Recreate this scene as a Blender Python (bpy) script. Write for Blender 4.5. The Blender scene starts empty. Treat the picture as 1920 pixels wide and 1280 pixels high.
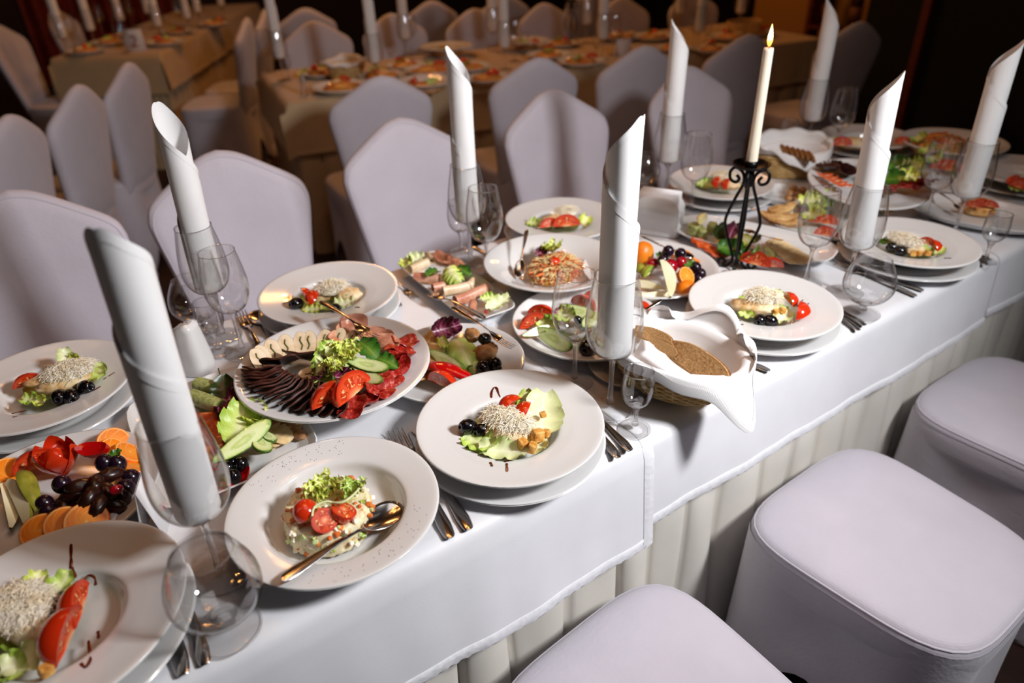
import bpy, math, random
import numpy as np
from mathutils import Vector, Matrix, Euler, noise
R = random.Random(7)
PI = math.pi
S = bpy.context.scene
C = S.collection
TZ = 0.75                      # table height

# ---------------------------------------------------------------- camera, world, lights, exposure
CAM_H, CAM_F, CAM_P, CAM_R, CAM_Y = 0.713, 1319.5, math.radians(31.5), math.radians(-1.93), math.radians(33.47)
def cam_axes():
    f = np.array([0, math.cos(CAM_P), -math.sin(CAM_P)]); r = np.array([1., 0, 0]); u = np.cross(r, f)
    c, s = math.cos(CAM_R), math.sin(CAM_R)
    r, u = c * r + s * u, -s * r + c * u
    c, s = math.cos(CAM_Y), math.sin(CAM_Y)
    Z = np.array([[c, s, 0], [-s, c, 0], [0, 0, 1]])
    return Z @ f, Z @ r, Z @ u
CF, CR, CU = cam_axes()
def T(px, py, z=0.0):
    """point seen at a pixel of the photograph, at height z above the table top"""
    d = CF + CR * (px - 960) / CAM_F - CU * (py - 640) / CAM_F
    t = (z - CAM_H) / d[2]
    return Vector((d[0] * t, d[1] * t, z + TZ))
cd = bpy.data.cameras.new('camera'); cam = bpy.data.objects.new('camera', cd); C.objects.link(cam)
cd.sensor_width = 36; cd.lens = CAM_F * 36 / 1920; cd.clip_start = 0.02
cam.matrix_world = Matrix(((CR[0], CU[0], -CF[0], 0), (CR[1], CU[1], -CF[1], 0), (CR[2], CU[2], -CF[2], CAM_H + TZ), (0, 0, 0, 1)))
cd.dof.use_dof = True; cd.dof.focus_distance = 1.07; cd.dof.aperture_fstop = 2.5
S.camera = cam
S.view_settings.view_transform = 'Standard'; S.view_settings.look = 'None'
S.view_settings.gamma = 1; S.view_settings.use_curve_mapping = False
S.view_settings.exposure = 0.0
S.cycles.use_denoising = True
S.cycles.max_bounces = 10; S.cycles.transparent_max_bounces = 24; S.cycles.transmission_bounces = 10
S.cycles.glossy_bounces = 5; S.cycles.diffuse_bounces = 4
S.cycles.caustics_reflective = False; S.cycles.caustics_refractive = False
S.cycles.sample_clamp_indirect = 6

ORD = ('first', 'second', 'third', 'fourth', 'fifth', 'sixth', 'seventh', 'eighth', 'ninth', 'tenth', 'eleventh', 'twelfth', 'thirteenth', 'fourteenth', 'fifteenth', 'sixteenth', 'last')
W = bpy.data.worlds.new('hall_air'); S.world = W; W.use_nodes = True
W.node_tree.nodes['Background'].inputs[0].default_value = (1.0, 0.45, 0.16, 1)
W.node_tree.nodes['Background'].inputs[1].default_value = 0.010

def lamp(name, kind, loc, power, col, size=0.1, aim=None):
    l = bpy.data.lights.new(name, kind); l.energy = power; l.color = col
    if kind == 'AREA': l.shape = 'SQUARE'; l.size = size
    else: l.shadow_soft_size = size
    o = bpy.data.objects.new(name, l); C.objects.link(o); o.location = loc
    if aim is not None: o.rotation_euler = (Vector(aim) - Vector(loc)).to_track_quat('-Z', 'Y').to_euler()
    return o
# photographer's soft flash, held to the right of the camera
lamp('flash_softbox', 'AREA', (1.25, -0.40, 1.96), 17.2, (0.985, 0.985, 1.0), 0.28, (0.52, 1.30, 0.78)).data.spread = math.radians(104)
# added soft fill: unseen area light under the ceiling that lifts the table shadows
lamp('ceiling_fill', 'AREA', (0.75, 0.25, 3.1), 7, (1.0, 0.93, 0.90), 1.3, (0.75, 0.6, 0.75))
# warm bulbs of the hall's chandeliers, above the tables
for cx, cy, cz, n, rad, pw in ((1.9, 4.6, 2.75, 7, 0.32, 9.0), (-0.3, 3.4, 2.75, 7, 0.32, 0.8), (4.4, 4.0, 2.75, 7, 0.32, 4.0), (1.0, 7.2, 2.75, 7, 0.32, 1.6), (0.6, 1.2, 2.75, 7, 0.32, 3.0)):
    for k in range(n):
        a = 2 * PI * k / n
        lamp('chandelier_bulb', 'POINT', (cx + rad * math.cos(a), cy + rad * math.sin(a), cz), pw, (1.0, 0.42, 0.12), 0.035)

# ---------------------------------------------------------------- geometry helpers
CH = {}                        # children of each parent, by name
class G:
    """collects vertices, faces, material slots and uv"""
    def __init__(s): s.v = []; s.f = []; s.m = []; s.uv = []
    def add(s, V, F, mi=0, uv=None):
        o = len(s.v); s.v += [tuple(map(float, p)) for p in V]
        s.uv += ([tuple(q) for q in uv] if uv is not None else [(0.0, 0.0)] * len(V))
        s.f += [tuple(i + o for i in f) for f in F]; s.m += [mi] * len(F); return s
    def grid(s, P, mi=0, cu=False, cv=False, flip=False):
        P = np.asarray(P, float); n, m = P.shape[:2]; F = []
        for i in range(n if cu else n - 1):
            for j in range(m if cv else m - 1):
                i2, j2 = (i + 1) % n, (j + 1) % m
                q = (i * m + j, i2 * m + j, i2 * m + j2, i * m + j2)
                F.append(q[::-1] if flip else q)
        uv = [(i / max(1, n - 1), j / max(1, m - 1)) for i in range(n) for j in range(m)]
        return s.add(P.reshape(-1, 3), F, mi, uv)
    def fan(s, ring, c, mi=0, flip=False):
        n = len(ring); V = list(ring) + [c]
        F = [((i + 1) % n, i, n) if flip else (i, (i + 1) % n, n) for i in range(n)]
        uv = [(1.0, i / n) for i in range(n)] + [(0.0, 0.0)]
        return s.add(V, F, mi, uv)
    def xf(s, M, i0=0):
        for i in range(i0, len(s.v)): s.v[i] = tuple(M @ Vector(s.v[i]))
        return s
    def join(s, g, M=None, dm=0):
        V = [tuple(M @ Vector(p)) for p in g.v] if M is not None else g.v
        o = len(s.v); s.v += V; s.uv += g.uv; s.f += [tuple(i + o for i in f) for f in g.f]; s.m += [m + dm for m in g.m]; return s

def mesh(name, g, mats, smooth=True):
    me = bpy.data.meshes.new(name); me.from_pydata(g.v, [], g.f)
    for m in (mats if isinstance(mats, (list, tuple)) else [mats]): me.materials.append(m)
    n = len(g.f)
    me.polygons.foreach_set('material_index', np.array(g.m, dtype=np.int32))
    me.polygons.foreach_set('use_smooth', np.full(n, smooth, dtype=bool))
    uvl = me.uv_layers.new(name='uv')
    li = np.zeros(len(me.loops), dtype=np.int32); me.loops.foreach_get('vertex_index', li)
    uvl.data.foreach_set('uv', np.array(g.uv, dtype=np.float32)[li].ravel())
    me.update(); return me
def obj(name, g, mats, parent=None, loc=None, rot=None, smooth=True):
    me = g if isinstance(g, bpy.types.Mesh) else mesh(name, g, mats, smooth)
    o = bpy.data.objects.new(name, me); C.objects.link(o)
    if parent is not None: o.parent = parent; CH.setdefault(parent.name, []).append(o)
    if loc is not None: o.location = loc
    if rot is not None: o.rotation_euler = rot
    return o
def tag(o, label=None, cat=None, group=None, kind=None):
    if label: o['label'] = label
    if cat: o['category'] = cat
    if group: o['group'] = group
    if kind: o['kind'] = kind
    return o
def thing(name, label, cat, loc=(0, 0, 0), rz=0.0, group=None):
    o = bpy.data.objects.new(name, None); C.objects.link(o); o.empty_display_size = 0.05
    o.location = loc; o.rotation_euler = (0, 0, rz)
    return tag(o, label, cat, group)
def dup(root, loc, rz=None, label=None, group=None, scale=None):
    def cp(o, par):
        c = o.copy(); C.objects.link(c)
        if par is not None: c.parent = par; CH.setdefault(par.name, []).append(c)
        for ch in KIDS(o): cp(ch, c)
        return c
    r = cp(root, None); r.location = loc
    if rz is not None: r.rotation_euler = (0, 0, rz)
    if label: r['label'] = label
    if group: r['group'] = group
    if scale: r.scale = (scale,) * 3
    return r
def KIDS(o): return list(CH.get(o.name, ()))

def ring(n, fn): return [fn(2 * PI * i / n) for i in range(n)]
def lathe(prof, n=40, mi=0, g=None):
    g = g or G(); P = [[(r * math.cos(2 * PI * i / n), r * math.sin(2 * PI * i / n), z) for r, z in prof] for i in range(n)]
    return g.grid(P, mi, cu=True)
def loft(outline, rings, mi=0, g=None, caps=(True, True), mis=None):
    """outline: xy points; rings: (scale, z) from bottom to top"""
    g = g or G(); n = len(outline)
    P = [[(x * s, y * s, z) for x, y in outline] for s, z in rings]
    for k in range(len(rings) - 1):
        g.grid([P[k], P[k + 1]], (mis[k] if mis else mi), cv=True, flip=True)
    if caps[0]: g.fan(P[0], (0, 0, rings[0][1]), mis[-2] if mis else mi, flip=True)
    if caps[1]: g.fan(P[-1], (0, 0, rings[-1][1]), mis[-1] if mis else mi)
    return g
def sweep(pts, rad, n=8, mi=0, g=None, flat=1.0, caps=True, up=(0, 0, 1)):
    g = g or G(); pts = [Vector(p) for p in pts]; N = len(pts)
    rad = rad if isinstance(rad, list) else [rad] * N
    P = []; prev = None
    for i, p in enumerate(pts):
        t = (pts[min(i + 1, N - 1)] - pts[max(i - 1, 0)]).normalized()
        if prev is None:
            a = Vector(up)
            if abs(a.dot(t)) > 0.95: a = Vector((1, 0, 0))
            nrm = (a - t * a.dot(t)).normalized()
        else: nrm = (prev - t * prev.dot(t)).normalized()
        prev = nrm; b = t.cross(nrm); r = rad[i]
        rx, ry = (r if isinstance(r, tuple) else (r, r * flat))
        P.append([p + b * (rx * math.cos(2 * PI * k / n)) + nrm * (ry * math.sin(2 * PI * k / n)) for k in range(n)])
    g.grid(P, mi, cv=True, flip=True)
    if caps:
        g.fan(P[0], pts[0], mi, flip=False); g.fan(P[-1], pts[-1], mi, flip=True)
    return g
def blob(rx, ry, rz, amp=0.0, freq=3.0, seed=0, n=14, m=10, flatb=None):
    g = G(); P = []
    for i in range(n):
        row = []
        for j in range(m + 1):
            th = PI * j / m; ph = 2 * PI * i / n
            d = Vector((math.sin(th) * math.cos(ph), math.sin(th) * math.sin(ph), -math.cos(th)))
            k = 1 + amp * noise.noise(d * freq + Vector((seed * 3.1, seed * 1.7, 0)))
            z = d.z * rz * k
            if flatb is not None and z < flatb: z = flatb + (z - flatb) * 0.15
            row.append((d.x * rx * k, d.y * ry * k, z))
        P.append(row)
    return g.grid(P, 0, cu=True)
def super_outline(a, b, p=4.0, n=48):
    out = []
    for i in range(n):
        t = 2 * PI * i / n; c, s = math.cos(t), math.sin(t)
        k = (abs(c) ** p + abs(s) ** p) ** (-1 / p)
        out.append((a * k * c, b * k * s))
    return out
def smooth_path(pts, k=6):
    pts = [Vector(p) for p in pts]; out = []
    for i in range(len(pts) - 1):
        p0, p1, p2, p3 = pts[max(i - 1, 0)], pts[i], pts[i + 1], pts[min(i + 2, len(pts) - 1)]
        for j in range(k):
            t = j / k
            out.append(0.5 * ((2 * p1) + (p2 - p0) * t + (2 * p0 - 5 * p1 + 4 * p2 - p3) * t * t + (3 * p1 - p0 - 3 * p2 + p3) * t ** 3))
    return out + [pts[-1]]

# ---------------------------------------------------------------- materials
def srgb(c):
    if isinstance(c, str): c = tuple(int(c[i:i + 2], 16) / 255 for i in (0, 2, 4))
    return tuple((x / 12.92 if x <= 0.04045 else ((x + 0.055) / 1.055) ** 2.4) for x in c) + (1.0,)
class NT:
    def __init__(s, name):
        s.m = bpy.data.materials.new(name); s.m.use_nodes = True; s.t = s.m.node_tree
        s.b = s.t.nodes['Principled BSDF']
    def n(s, typ, ins=None, **kw):
        x = s.t.nodes.new(typ)
        for k, v in kw.items(): setattr(x, k, v)
        for k, v in (ins or {}).items():
            if hasattr(v, 'links') or isinstance(v, bpy.types.NodeSocket): s.t.links.new(v, x.inputs[k])
            else: x.inputs[k].default_value = v
        return x
    def set(s, **kw):
        for k, v in kw.items():
            k = k.replace('_', ' ')
            if isinstance(v, bpy.types.NodeSocket): s.t.links.new(v, s.b.inputs[k])
            else: s.b.inputs[k].default_value = v
        return s
    def co(s, which='Object'): return s.n('ShaderNodeTexCoord').outputs[which]
    def noise(s, scale, detail=3.0, co=None, rough=0.55):
        return s.n('ShaderNodeTexNoise', {'Vector': co or s.co(), 'Scale': scale, 'Detail': detail, 'Roughness': rough}).outputs['Fac']
    def ramp(s, fac, stops):
        r = s.n('ShaderNodeValToRGB', {'Fac': fac}); e = r.color_ramp.elements
        while len(e) > 1: e.remove(e[-1])
        e[0].position = stops[0][0]; e[0].color = srgb(stops[0][1])
        for p, c in stops[1:]:
            q = e.new(p); q.color = srgb(c)
        return r.outputs['Color']
    def bump(s, h, strength=0.3, dist=0.001):
        return s.set(Normal=s.n('ShaderNodeBump', {'Height': h, 'Strength': strength, 'Distance': dist}).outputs['Normal'])
    def math(s, op, a, b=0.0):
        x = s.n('ShaderNodeMath', operation=op)
        for i, v in enumerate((a, b)):
            if isinstance(v, bpy.types.NodeSocket): s.t.links.new(v, x.inputs[i])
            else: x.inputs[i].default_value = v
        return x.outputs[0]
def mottled(name, stops, scale=80, rough=0.45, bump=0.3, detail=4, spec=0.5, bscale=None, **kw):
    t = NT(name); f = t.noise(scale, detail)
    t.set(Base_Color=t.ramp(f, stops), Roughness=rough)
    t.b.inputs['Specular IOR Level'].default_value = spec
    if bump: t.bump(t.noise(bscale or scale * 1.5, 4), bump, 0.0012)
    t.set(**kw); return t.m
def plain(name, c, rough=0.5, **kw):
    return NT(name).set(Base_Color=srgb(c), Roughness=rough, **kw).m
def fabric(name, c, scale, strength, rough=0.75, sheen=0.2, twill=False, rot=0.6, dist=0.0006):
    t = NT(name); co = t.co('Object')
    if twill:
        mp = t.n('ShaderNodeMapping', {'Vector': co, 'Rotation': (rot, 0.35, rot)})
        w = t.n('ShaderNodeTexWave', {'Vector': mp.outputs[0], 'Scale': scale, 'Distortion': 0.6, 'Detail': 1.0, 'Detail Scale': 3.0}).outputs['Fac']
    else:
        w1 = t.n('ShaderNodeTexVoronoi', {'Vector': co, 'Scale': scale}).outputs['Distance']
        w = w1
    nz = t.noise(9, 3); col = t.ramp(nz, ((0.3, tuple(x * 0.965 for x in c)), (0.7, c)))
    t.set(Base_Color=col, Roughness=rough); t.b.inputs['Sheen Weight'].default_value = sheen
    t.b.inputs['Specular IOR Level'].default_value = 0.35
    t.bump(w, strength, dist); return t.m
M = {}
M['porcelain'] = NT('white_porcelain').set(Base_Color=srgb('dddcdb'), Roughness=0.1, Coat_Weight=0.4, Coat_Roughness=0.05).m
t = NT('ribbed_porcelain'); sx = t.n('ShaderNodeSeparateXYZ', {'Vector': t.co()})
rr = t.math('SQRT', t.math('ADD', t.math('MULTIPLY', sx.outputs[0], sx.outputs[0]), t.math('MULTIPLY', sx.outputs[1], sx.outputs[1])))
t.set(Base_Color=srgb('dddcdb'), Roughness=0.13); t.bump(t.math('SINE', t.math('MULTIPLY', rr, 2800.0)), 0.025, 0.0004); M['rim'] = t.m
M['cloth'] = fabric('white_tablecloth', (0.90, 0.90, 0.915), 900, 0.12, rough=0.43, sheen=0.15)
M['hem'] = fabric('white_hem', (0.90, 0.90, 0.915), 90, 0.45, rough=0.6, sheen=0.1, dist=0.0015)
M['napkin'] = fabric('white_twill_napkin', (0.93, 0.925, 0.925), 190, 0.09, rough=0.85, sheen=0.3, twill=True, dist=0.001)
M['cover'] = fabric('white_stretch_cover', (0.79, 0.768, 0.81), 130, 0.22, rough=0.6, sheen=0.25, dist=0.0012)
M['skirt'] = fabric('cream_skirt', (0.90, 0.88, 0.84), 500, 0.1, rough=0.7)
M['dimcloth'] = fabric('warm_dimmed_tablecloth', (0.74, 0.64, 0.50), 500, 0.1, rough=0.7)  # background linen darkened and warmed: the dim hall light is put into its colour
M['steel'] = NT('polished_steel').set(Base_Color=srgb('cfcac6'), Metallic=1.0, Roughness=0.16).m
M['iron'] = NT('black_iron').set(Base_Color=srgb('0c0b0c'), Metallic=0.6, Roughness=0.38).m
M['wax'] = NT('ivory_wax').set(Base_Color=srgb('f0e6d2'), Roughness=0.45, Subsurface_Weight=0.3, Subsurface_Radius=(0.01, 0.006, 0.003)).m
M['paper'] = plain('white_card', 'f0eef0', 0.7)
t = NT('candle_flame'); t.t.nodes.remove(t.b)
sz = t.n('ShaderNodeSeparateXYZ', {'Vector': t.co('Generated')})
em = t.n('ShaderNodeEmission', {'Color': t.ramp(sz.outputs[2], ((0.0, 'ff7a18'), (0.25, 'ffb347'), (0.6, 'fff0c0'), (1.0, 'ffc860'))), 'Strength': 5.0})
t.t.links.new(em.outputs[0], t.t.nodes['Material Output'].inputs[0]); M['flame'] = t.m
# thin blown glass: a clear wall with Fresnel reflections; solid glass for stems and feet
t = NT('thin_glass'); t.t.nodes.remove(t.b)
lw = t.n('ShaderNodeLayerWeight', {'Blend': 0.5})
fr = t.math('ADD', t.math('MULTIPLY', t.math('POWER', lw.outputs['Facing'], 3.0), 0.75), 0.07)
tc = t.ramp(lw.outputs['Facing'], ((0.0, 'ffffff'), (0.6, 'ffffff'), (0.82, 'f0eeee'), (0.93, 'a29e9e'), (1.0, '302c2c')))
mx = t.n('ShaderNodeMixShader', {0: fr, 1: t.n('ShaderNodeBsdfTransparent', {'Color': tc}).outputs[0], 2: t.n('ShaderNodeBsdfGlossy', {'Roughness': 0.02}).outputs[0]})
t.t.links.new(mx.outputs[0], t.t.nodes['Material Output'].inputs[0]); M['glass'] = t.m
t = NT('solid_glass'); t.t.nodes.remove(t.b)
gl = t.n('ShaderNodeBsdfGlass', {'IOR': 1.45, 'Roughness': 0.0, 'Color': (1, 1, 1, 1)})
lw = t.n('ShaderNodeLayerWeight', {'Blend': 0.5})
tr = t.n('ShaderNodeBsdfTransparent', {'Color': (1, 1, 1, 1)})
k = t.math('SUBTRACT', 0.93, t.math('MULTIPLY', t.math('POWER', lw.outputs['Facing'], 1.8), 0.8))
mx = t.n('ShaderNodeMixShader', {0: k, 1: gl.outputs[0], 2: tr.outputs[0]})
t.t.links.new(mx.outputs[0], t.t.nodes['Material Output'].inputs[0]); M['solid'] = t.m
t = NT('stem_glass'); t.t.nodes.remove(t.b)
mx = t.n('ShaderNodeMixShader', {0: 0.42, 1: t.n('ShaderNodeBsdfGlass', {'IOR': 1.45, 'Roughness': 0.0, 'Color': (1, 1, 1, 1)}).outputs[0], 2: t.n('ShaderNodeBsdfTransparent', {'Color': (1, 1, 1, 1)}).outputs[0]})
t.t.links.new(mx.outputs[0], t.t.nodes['Material Output'].inputs[0]); M['stem'] = t.m
# food
M['tomato'] = NT('tomato_skin').set(Base_Color=srgb('cc3010'), Roughness=0.16, Coat_Weight=0.5).m
def radial(name, stops, scale=220, amt=0.25, rough=0.3, seg=0, segcol='f3b060', **kw):
    t = NT(name); uv = t.n('ShaderNodeSeparateXYZ', {'Vector': t.co('UV')})
    nz = t.noise(scale, 3)
    f = t.math('ADD', uv.outputs[0], t.math('MULTIPLY', t.math('SUBTRACT', nz, 0.5), amt))
    col = t.ramp(f, stops)
    if seg:
        a = t.math('ABSOLUTE', t.math('SUBTRACT', t.math('FRACT', t.math('MULTIPLY', uv.outputs[1], float(seg))), 0.5))
        k = t.math('MULTIPLY', t.math('GREATER_THAN', t.math('MULTIPLY', t.math('SUBTRACT', a, 0.425), uv.outputs[0]), 0.012), 0.75)
        mxc = t.n('ShaderNodeMix', data_type='RGBA'); t.t.links.new(k, mxc.inputs[0]); t.t.links.new(col, mxc.inputs[6]); mxc.inputs[7].default_value = srgb(segcol)
        col = mxc.outputs[2]
    t.set(Base_Color=col, Roughness=rough, **kw); t.bump(nz, 0.25, 0.0012); return t.m
t = NT('tomato_flesh'); uv = t.n('ShaderNodeSeparateXYZ', {'Vector': t.co('UV')}); nz = t.noise(140, 3)
rad_ = t.math('ADD', uv.outputs[0], t.math('MULTIPLY', t.math('SUBTRACT', nz, 0.5), 0.22))
base = t.ramp(rad_, ((0.0, 'ecc08c'), (0.16, 'e88858'), (0.34, 'd8502a'), (0.8, 'd44a24'), (0.95, 'c02c10')))
pk = t.math('LESS_THAN', t.math('ABSOLUTE', t.math('SUBTRACT', t.math('FRACT', t.math('MULTIPLY', uv.outputs[1], 3.0)), 0.5)), 0.36)
pk = t.math('MULTIPLY', pk, t.math('LESS_THAN', t.math('ABSOLUTE', t.math('SUBTRACT', rad_, 0.58)), 0.2))
seeds = t.ramp(t.noise(330, 2), ((0.0, 'a81c08'), (0.55, 'c03410'), (0.62, 'e8b878'), (1.0, 'f0cc90')))
mxc = t.n('ShaderNodeMix', data_type='RGBA'); t.t.links.new(pk, mxc.inputs[0]); t.t.links.new(base, mxc.inputs[6]); t.t.links.new(seeds, mxc.inputs[7])
t.set(Base_Color=mxc.outputs[2], Roughness=0.2, Coat_Weight=0.4); t.bump(nz, 0.25, 0.0012); M['tomflesh'] = t.m
M['orange'] = radial('orange_flesh', ((0.0, 'f6cf90'), (0.1, 'f39a2a'), (0.86, 'ef7d0a'), (0.93, 'f6c070'), (1.0, 'e87c10')), 140, 0.12, 0.38, seg=10)
M['peel'] = mottled('orange_peel', ((0.3, 'e87008'), (0.7, 'f48a18')), 160, 0.4, 0.3)
M['cucflesh'] = radial('cucumber_flesh', ((0.0, 'd7e0a0'), (0.3, 'b8cc78'), (0.5, 'dbe4ac'), (0.85, 'cfdc98'), (0.97, '8fae4c')), 240, 0.3, 0.3, Coat_Weight=0.25)
M['cucskin'] = mottled('cucumber_skin', ((0.35, '2f4d16'), (0.65, '587a28')), 90, 0.3, 0.2)
def leafmat(name, stops, vein, rough=0.4, vs=1.0):
    t = NT(name); uv = t.n('ShaderNodeSeparateXYZ', {'Vector': t.co('UV')})
    nz = t.noise(60, 4); edge = t.math('ABSOLUTE', t.math('SUBTRACT', uv.outputs[1], 0.5))
    f = t.math('ADD', t.math('MULTIPLY', edge, 1.5), t.math('MULTIPLY', t.math('SUBTRACT', nz, 0.5), 0.5))
    col = t.ramp(f, stops)
    v2 = t.math('ABSOLUTE', t.math('SUBTRACT', t.math('FRACT', t.math('MULTIPLY', t.math('SUBTRACT', uv.outputs[0], t.math('MULTIPLY', edge, 0.6)), 6.0)), 0.5))
    k = t.math('MULTIPLY', t.math('MAXIMUM', t.math('LESS_THAN', edge, 0.035), t.math('MULTIPLY', t.math('LESS_THAN', v2, 0.05), 0.5)), 0.6 * vs)
    mxc = t.n('ShaderNodeMix', data_type='RGBA'); t.t.links.new(k, mxc.inputs[0]); t.t.links.new(col, mxc.inputs[6]); mxc.inputs[7].default_value = srgb(vein)
    t.set(Base_Color=mxc.outputs[2], Roughness=rough); t.bump(t.noise(110, 4), 0.35, 0.002)
    t.b.inputs['Subsurface Weight'].default_value = 0.0; return t.m
M['lettuce'] = leafmat('lettuce_leaf', ((0.0, 'dfe8a8'), (0.35, 'c2d66c'), (0.8, '93b62e'), (1.0, '7c9f22')), 'eef0c4')
M['iceberg'] = leafmat('iceberg_leaf', ((0.0, 'e9ecc6'), (0.5, 'd8dfa4'), (1.0, 'b4c66a')), 'f2f1d8')
M['frisee'] = leafmat('frisee_leaf', ((0.0, 'eef0b8'), (0.4, 'd2dc62'), (1.0, 'aac02c')), 'f2f2cc')
M['basil'] = leafmat('basil_leaf', ((0.0, '4f7a26'), (0.5, '2f6018'), (1.0, '234a12')), '7fa048', 0.3, 0.6)
M['radicchio'] = leafmat('radicchio_leaf', ((0.0, '8a2448'), (0.5, '5c1030'), (1.0, '3a0a20')), 'e0b8cc', 0.3)
M['darkleaf'] = leafmat('dark_leaf', ((0.0, '3a4a1c'), (0.5, '26360f'), (1.0, '1c2a0c')), '5c6c30', 0.35)
M['olive'] = NT('black_olive').set(Base_Color=srgb('0d0a0e'), Roughness=0.14, Coat_Weight=0.3).m
M['grape'] = mottled('dark_grape', ((0.3, '0e0710'), (0.7, '2a1424')), 40, 0.2, 0.0)
M['cherry'] = NT('cherry_skin').set(Base_Color=srgb('98061a'), Roughness=0.15, Coat_Weight=0.4).m
M['chicken'] = mottled('browned_chicken', ((0.25, '9c6a34'), (0.42, 'd8b078'), (0.62, 'ecd6ac'), (0.85, 'f2e2c2')), 55, 0.45, 0.4)
M['cheese'] = mottled('grated_cheese', ((0.3, 'faedcc'), (0.7, 'fffaee')), 60, 0.6, 0.0)
M['crouton'] = mottled('toasted_crouton', ((0.3, 'b06a1c'), (0.55, 'e0a850'), (0.8, 'f0cf8c')), 110, 0.6, 0.6)
M['bread'] = mottled('rye_crumb', ((0.26, '6c4420'), (0.36, 'a87a48'), (0.6, 'c69c66'), (0.8, 'd4b07c')), 190, 0.85, 0.7)
M['crust'] = mottled('bread_crust', ((0.3, '5e3310'), (0.7, '9a6228')), 80, 0.7, 0.4)
M['sauce'] = NT('balsamic_sauce').set(Base_Color=srgb('5a1806'), Roughness=0.12, Coat_Weight=0.6).m
M['cured'] = mottled('dark_cured_meat', ((0.3, '120607'), (0.55, '240b0a'), (0.8, '43201a')), 60, 0.3, 0.4)
M['cured2'] = mottled('cured_meat_edge', ((0.3, '2c110c'), (0.7, '5c3024')), 70, 0.4, 0.3)
M['salami'] = mottled('salami', ((0.3, '6a0a08'), (0.5, 'a01c14'), (0.64, 'b84034'), (0.74, 'dc988a')), 150, 0.35, 0.5)
M['ham'] = mottled('smoked_ham', ((0.3, 'b0664c'), (0.55, 'd09478'), (0.8, 'e8c4a8')), 45, 0.32, 0.2)
M['hamrind'] = mottled('ham_rind', ((0.3, '7c3018'), (0.7, 'b05c34')), 70, 0.35, 0.2)
M['roll'] = mottled('chicken_roll', ((0.3, 'cfae84'), (0.6, 'e6cfae'), (0.8, 'f0e2c8')), 60, 0.4, 0.2)
M['rollrind'] = mottled('roll_rind', ((0.3, '6c5424'), (0.7, 'a0803c')), 80, 0.4, 0.2)
M['herb'] = mottled('herb_filling', ((0.3, '3a4414'), (0.7, '6c7430')), 120, 0.6, 0.3)
M['grilled'] = mottled('grilled_slice', ((0.28, '4a2a0c'), (0.4, 'b08048'), (0.62, 'dcb87c'), (0.85, 'ecd4a4')), 35, 0.5, 0.3)
M['mushroom'] = mottled('grilled_mushroom', ((0.3, '6a3c14'), (0.5, 'b88450'), (0.8, 'e0bf90')), 40, 0.4, 0.3)
M['redpepper'] = NT('red_pepper').set(Base_Color=srgb('b80c0c'), Roughness=0.13, Coat_Weight=0.5).m
M['salmon'] = mottled('smoked_salmon', ((0.3, 'c23c14'), (0.55, 'e06a34'), (0.8, 'ee9c68')), 50, 0.25, 0.2)
M['fish'] = mottled('butterfish', ((0.3, 'd8b478'), (0.6, 'eed4a6'), (0.85, 'f6e8ca')), 40, 0.3, 0.2)
M['herbcheese'] = mottled('green_herb_cheese', ((0.35, '7c8440'), (0.5, 'a8ac66'), (0.8, 'c6c68c')), 150, 0.6, 0.4)
M['pear'] = mottled('pear_flesh', ((0.3, 'e0d29a'), (0.7, 'f2ead0')), 30, 0.3, 0.1)
M['pearskin'] = mottled('pear_skin', ((0.3, '5c5a14'), (0.55, '8c8a2c'), (0.8, 'a8a440')), 50, 0.35, 0.15)
M['apricot'] = mottled('apricot', ((0.3, 'e06404'), (0.7, 'f49420')), 20, 0.4, 0.1)
M['kiwi'] = radial('kiwi_flesh', ((0.0, 'e8e8b0'), (0.25, 'c8d060'), (0.4, '3a4a10'), (0.5, 'a8c030'), (0.9, '90ae28')), 300, 0.3, 0.25)
M['lemon'] = radial('lemon_flesh', ((0.0, 'f6ecb0'), (0.8, 'ecd460'), (0.95, 'f4eab0')), 140, 0.15, 0.25, seg=9, segcol='f8f0c8')
M['carrot'] = mottled('shredded_carrot', ((0.3, 'd0501a'), (0.7, 'ee8c3c')), 40, 0.35, 0.1)
M['cabbage'] = mottled('shredded_cabbage', ((0.3, 'e0c070'), (0.7, 'f4e6b8')), 40, 0.4, 0.1)
M['salad'] = mottled('vegetable_salad', ((0.2, '98a050'), (0.34, 'eadfae'), (0.5, 'f2e8c4'), (0.6, 'e6d49c'), (0.68, 'd8743a'), (0.8, 'f0e4c0')), 130, 0.4, 0.8)
M['wicker'] = mottled('wicker', ((0.3, 'bc9250'), (0.7, 'e6c88c')), 60, 0.55, 0.3)
M['date'] = mottled('dried_date', ((0.3, '140806'), (0.7, '321008')), 50, 0.3, 0.3)
M['radish'] = plain('orange_skin_bulb', 'f27a10', 0.3)
M['pepper'] = plain('ground_pepper', '2a2018', 0.8)
M['tart'] = mottled('baked_tart', ((0.3, 'b04c20'), (0.45, 'dca050'), (0.7, 'f0d8a0')), 70, 0.5, 0.4)
M['dark'] = plain('dark_mix', '3c1c0c', 0.5)
MIX = mottled('mixed_salad', ((0.15, '5c3a10'), (0.32, '8c6420'), (0.45, 'd8a850'), (0.55, 'b83c14'), (0.66, 'e0b468'), (0.8, '8c9030')), 45, 0.4, 0.7)

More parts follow.
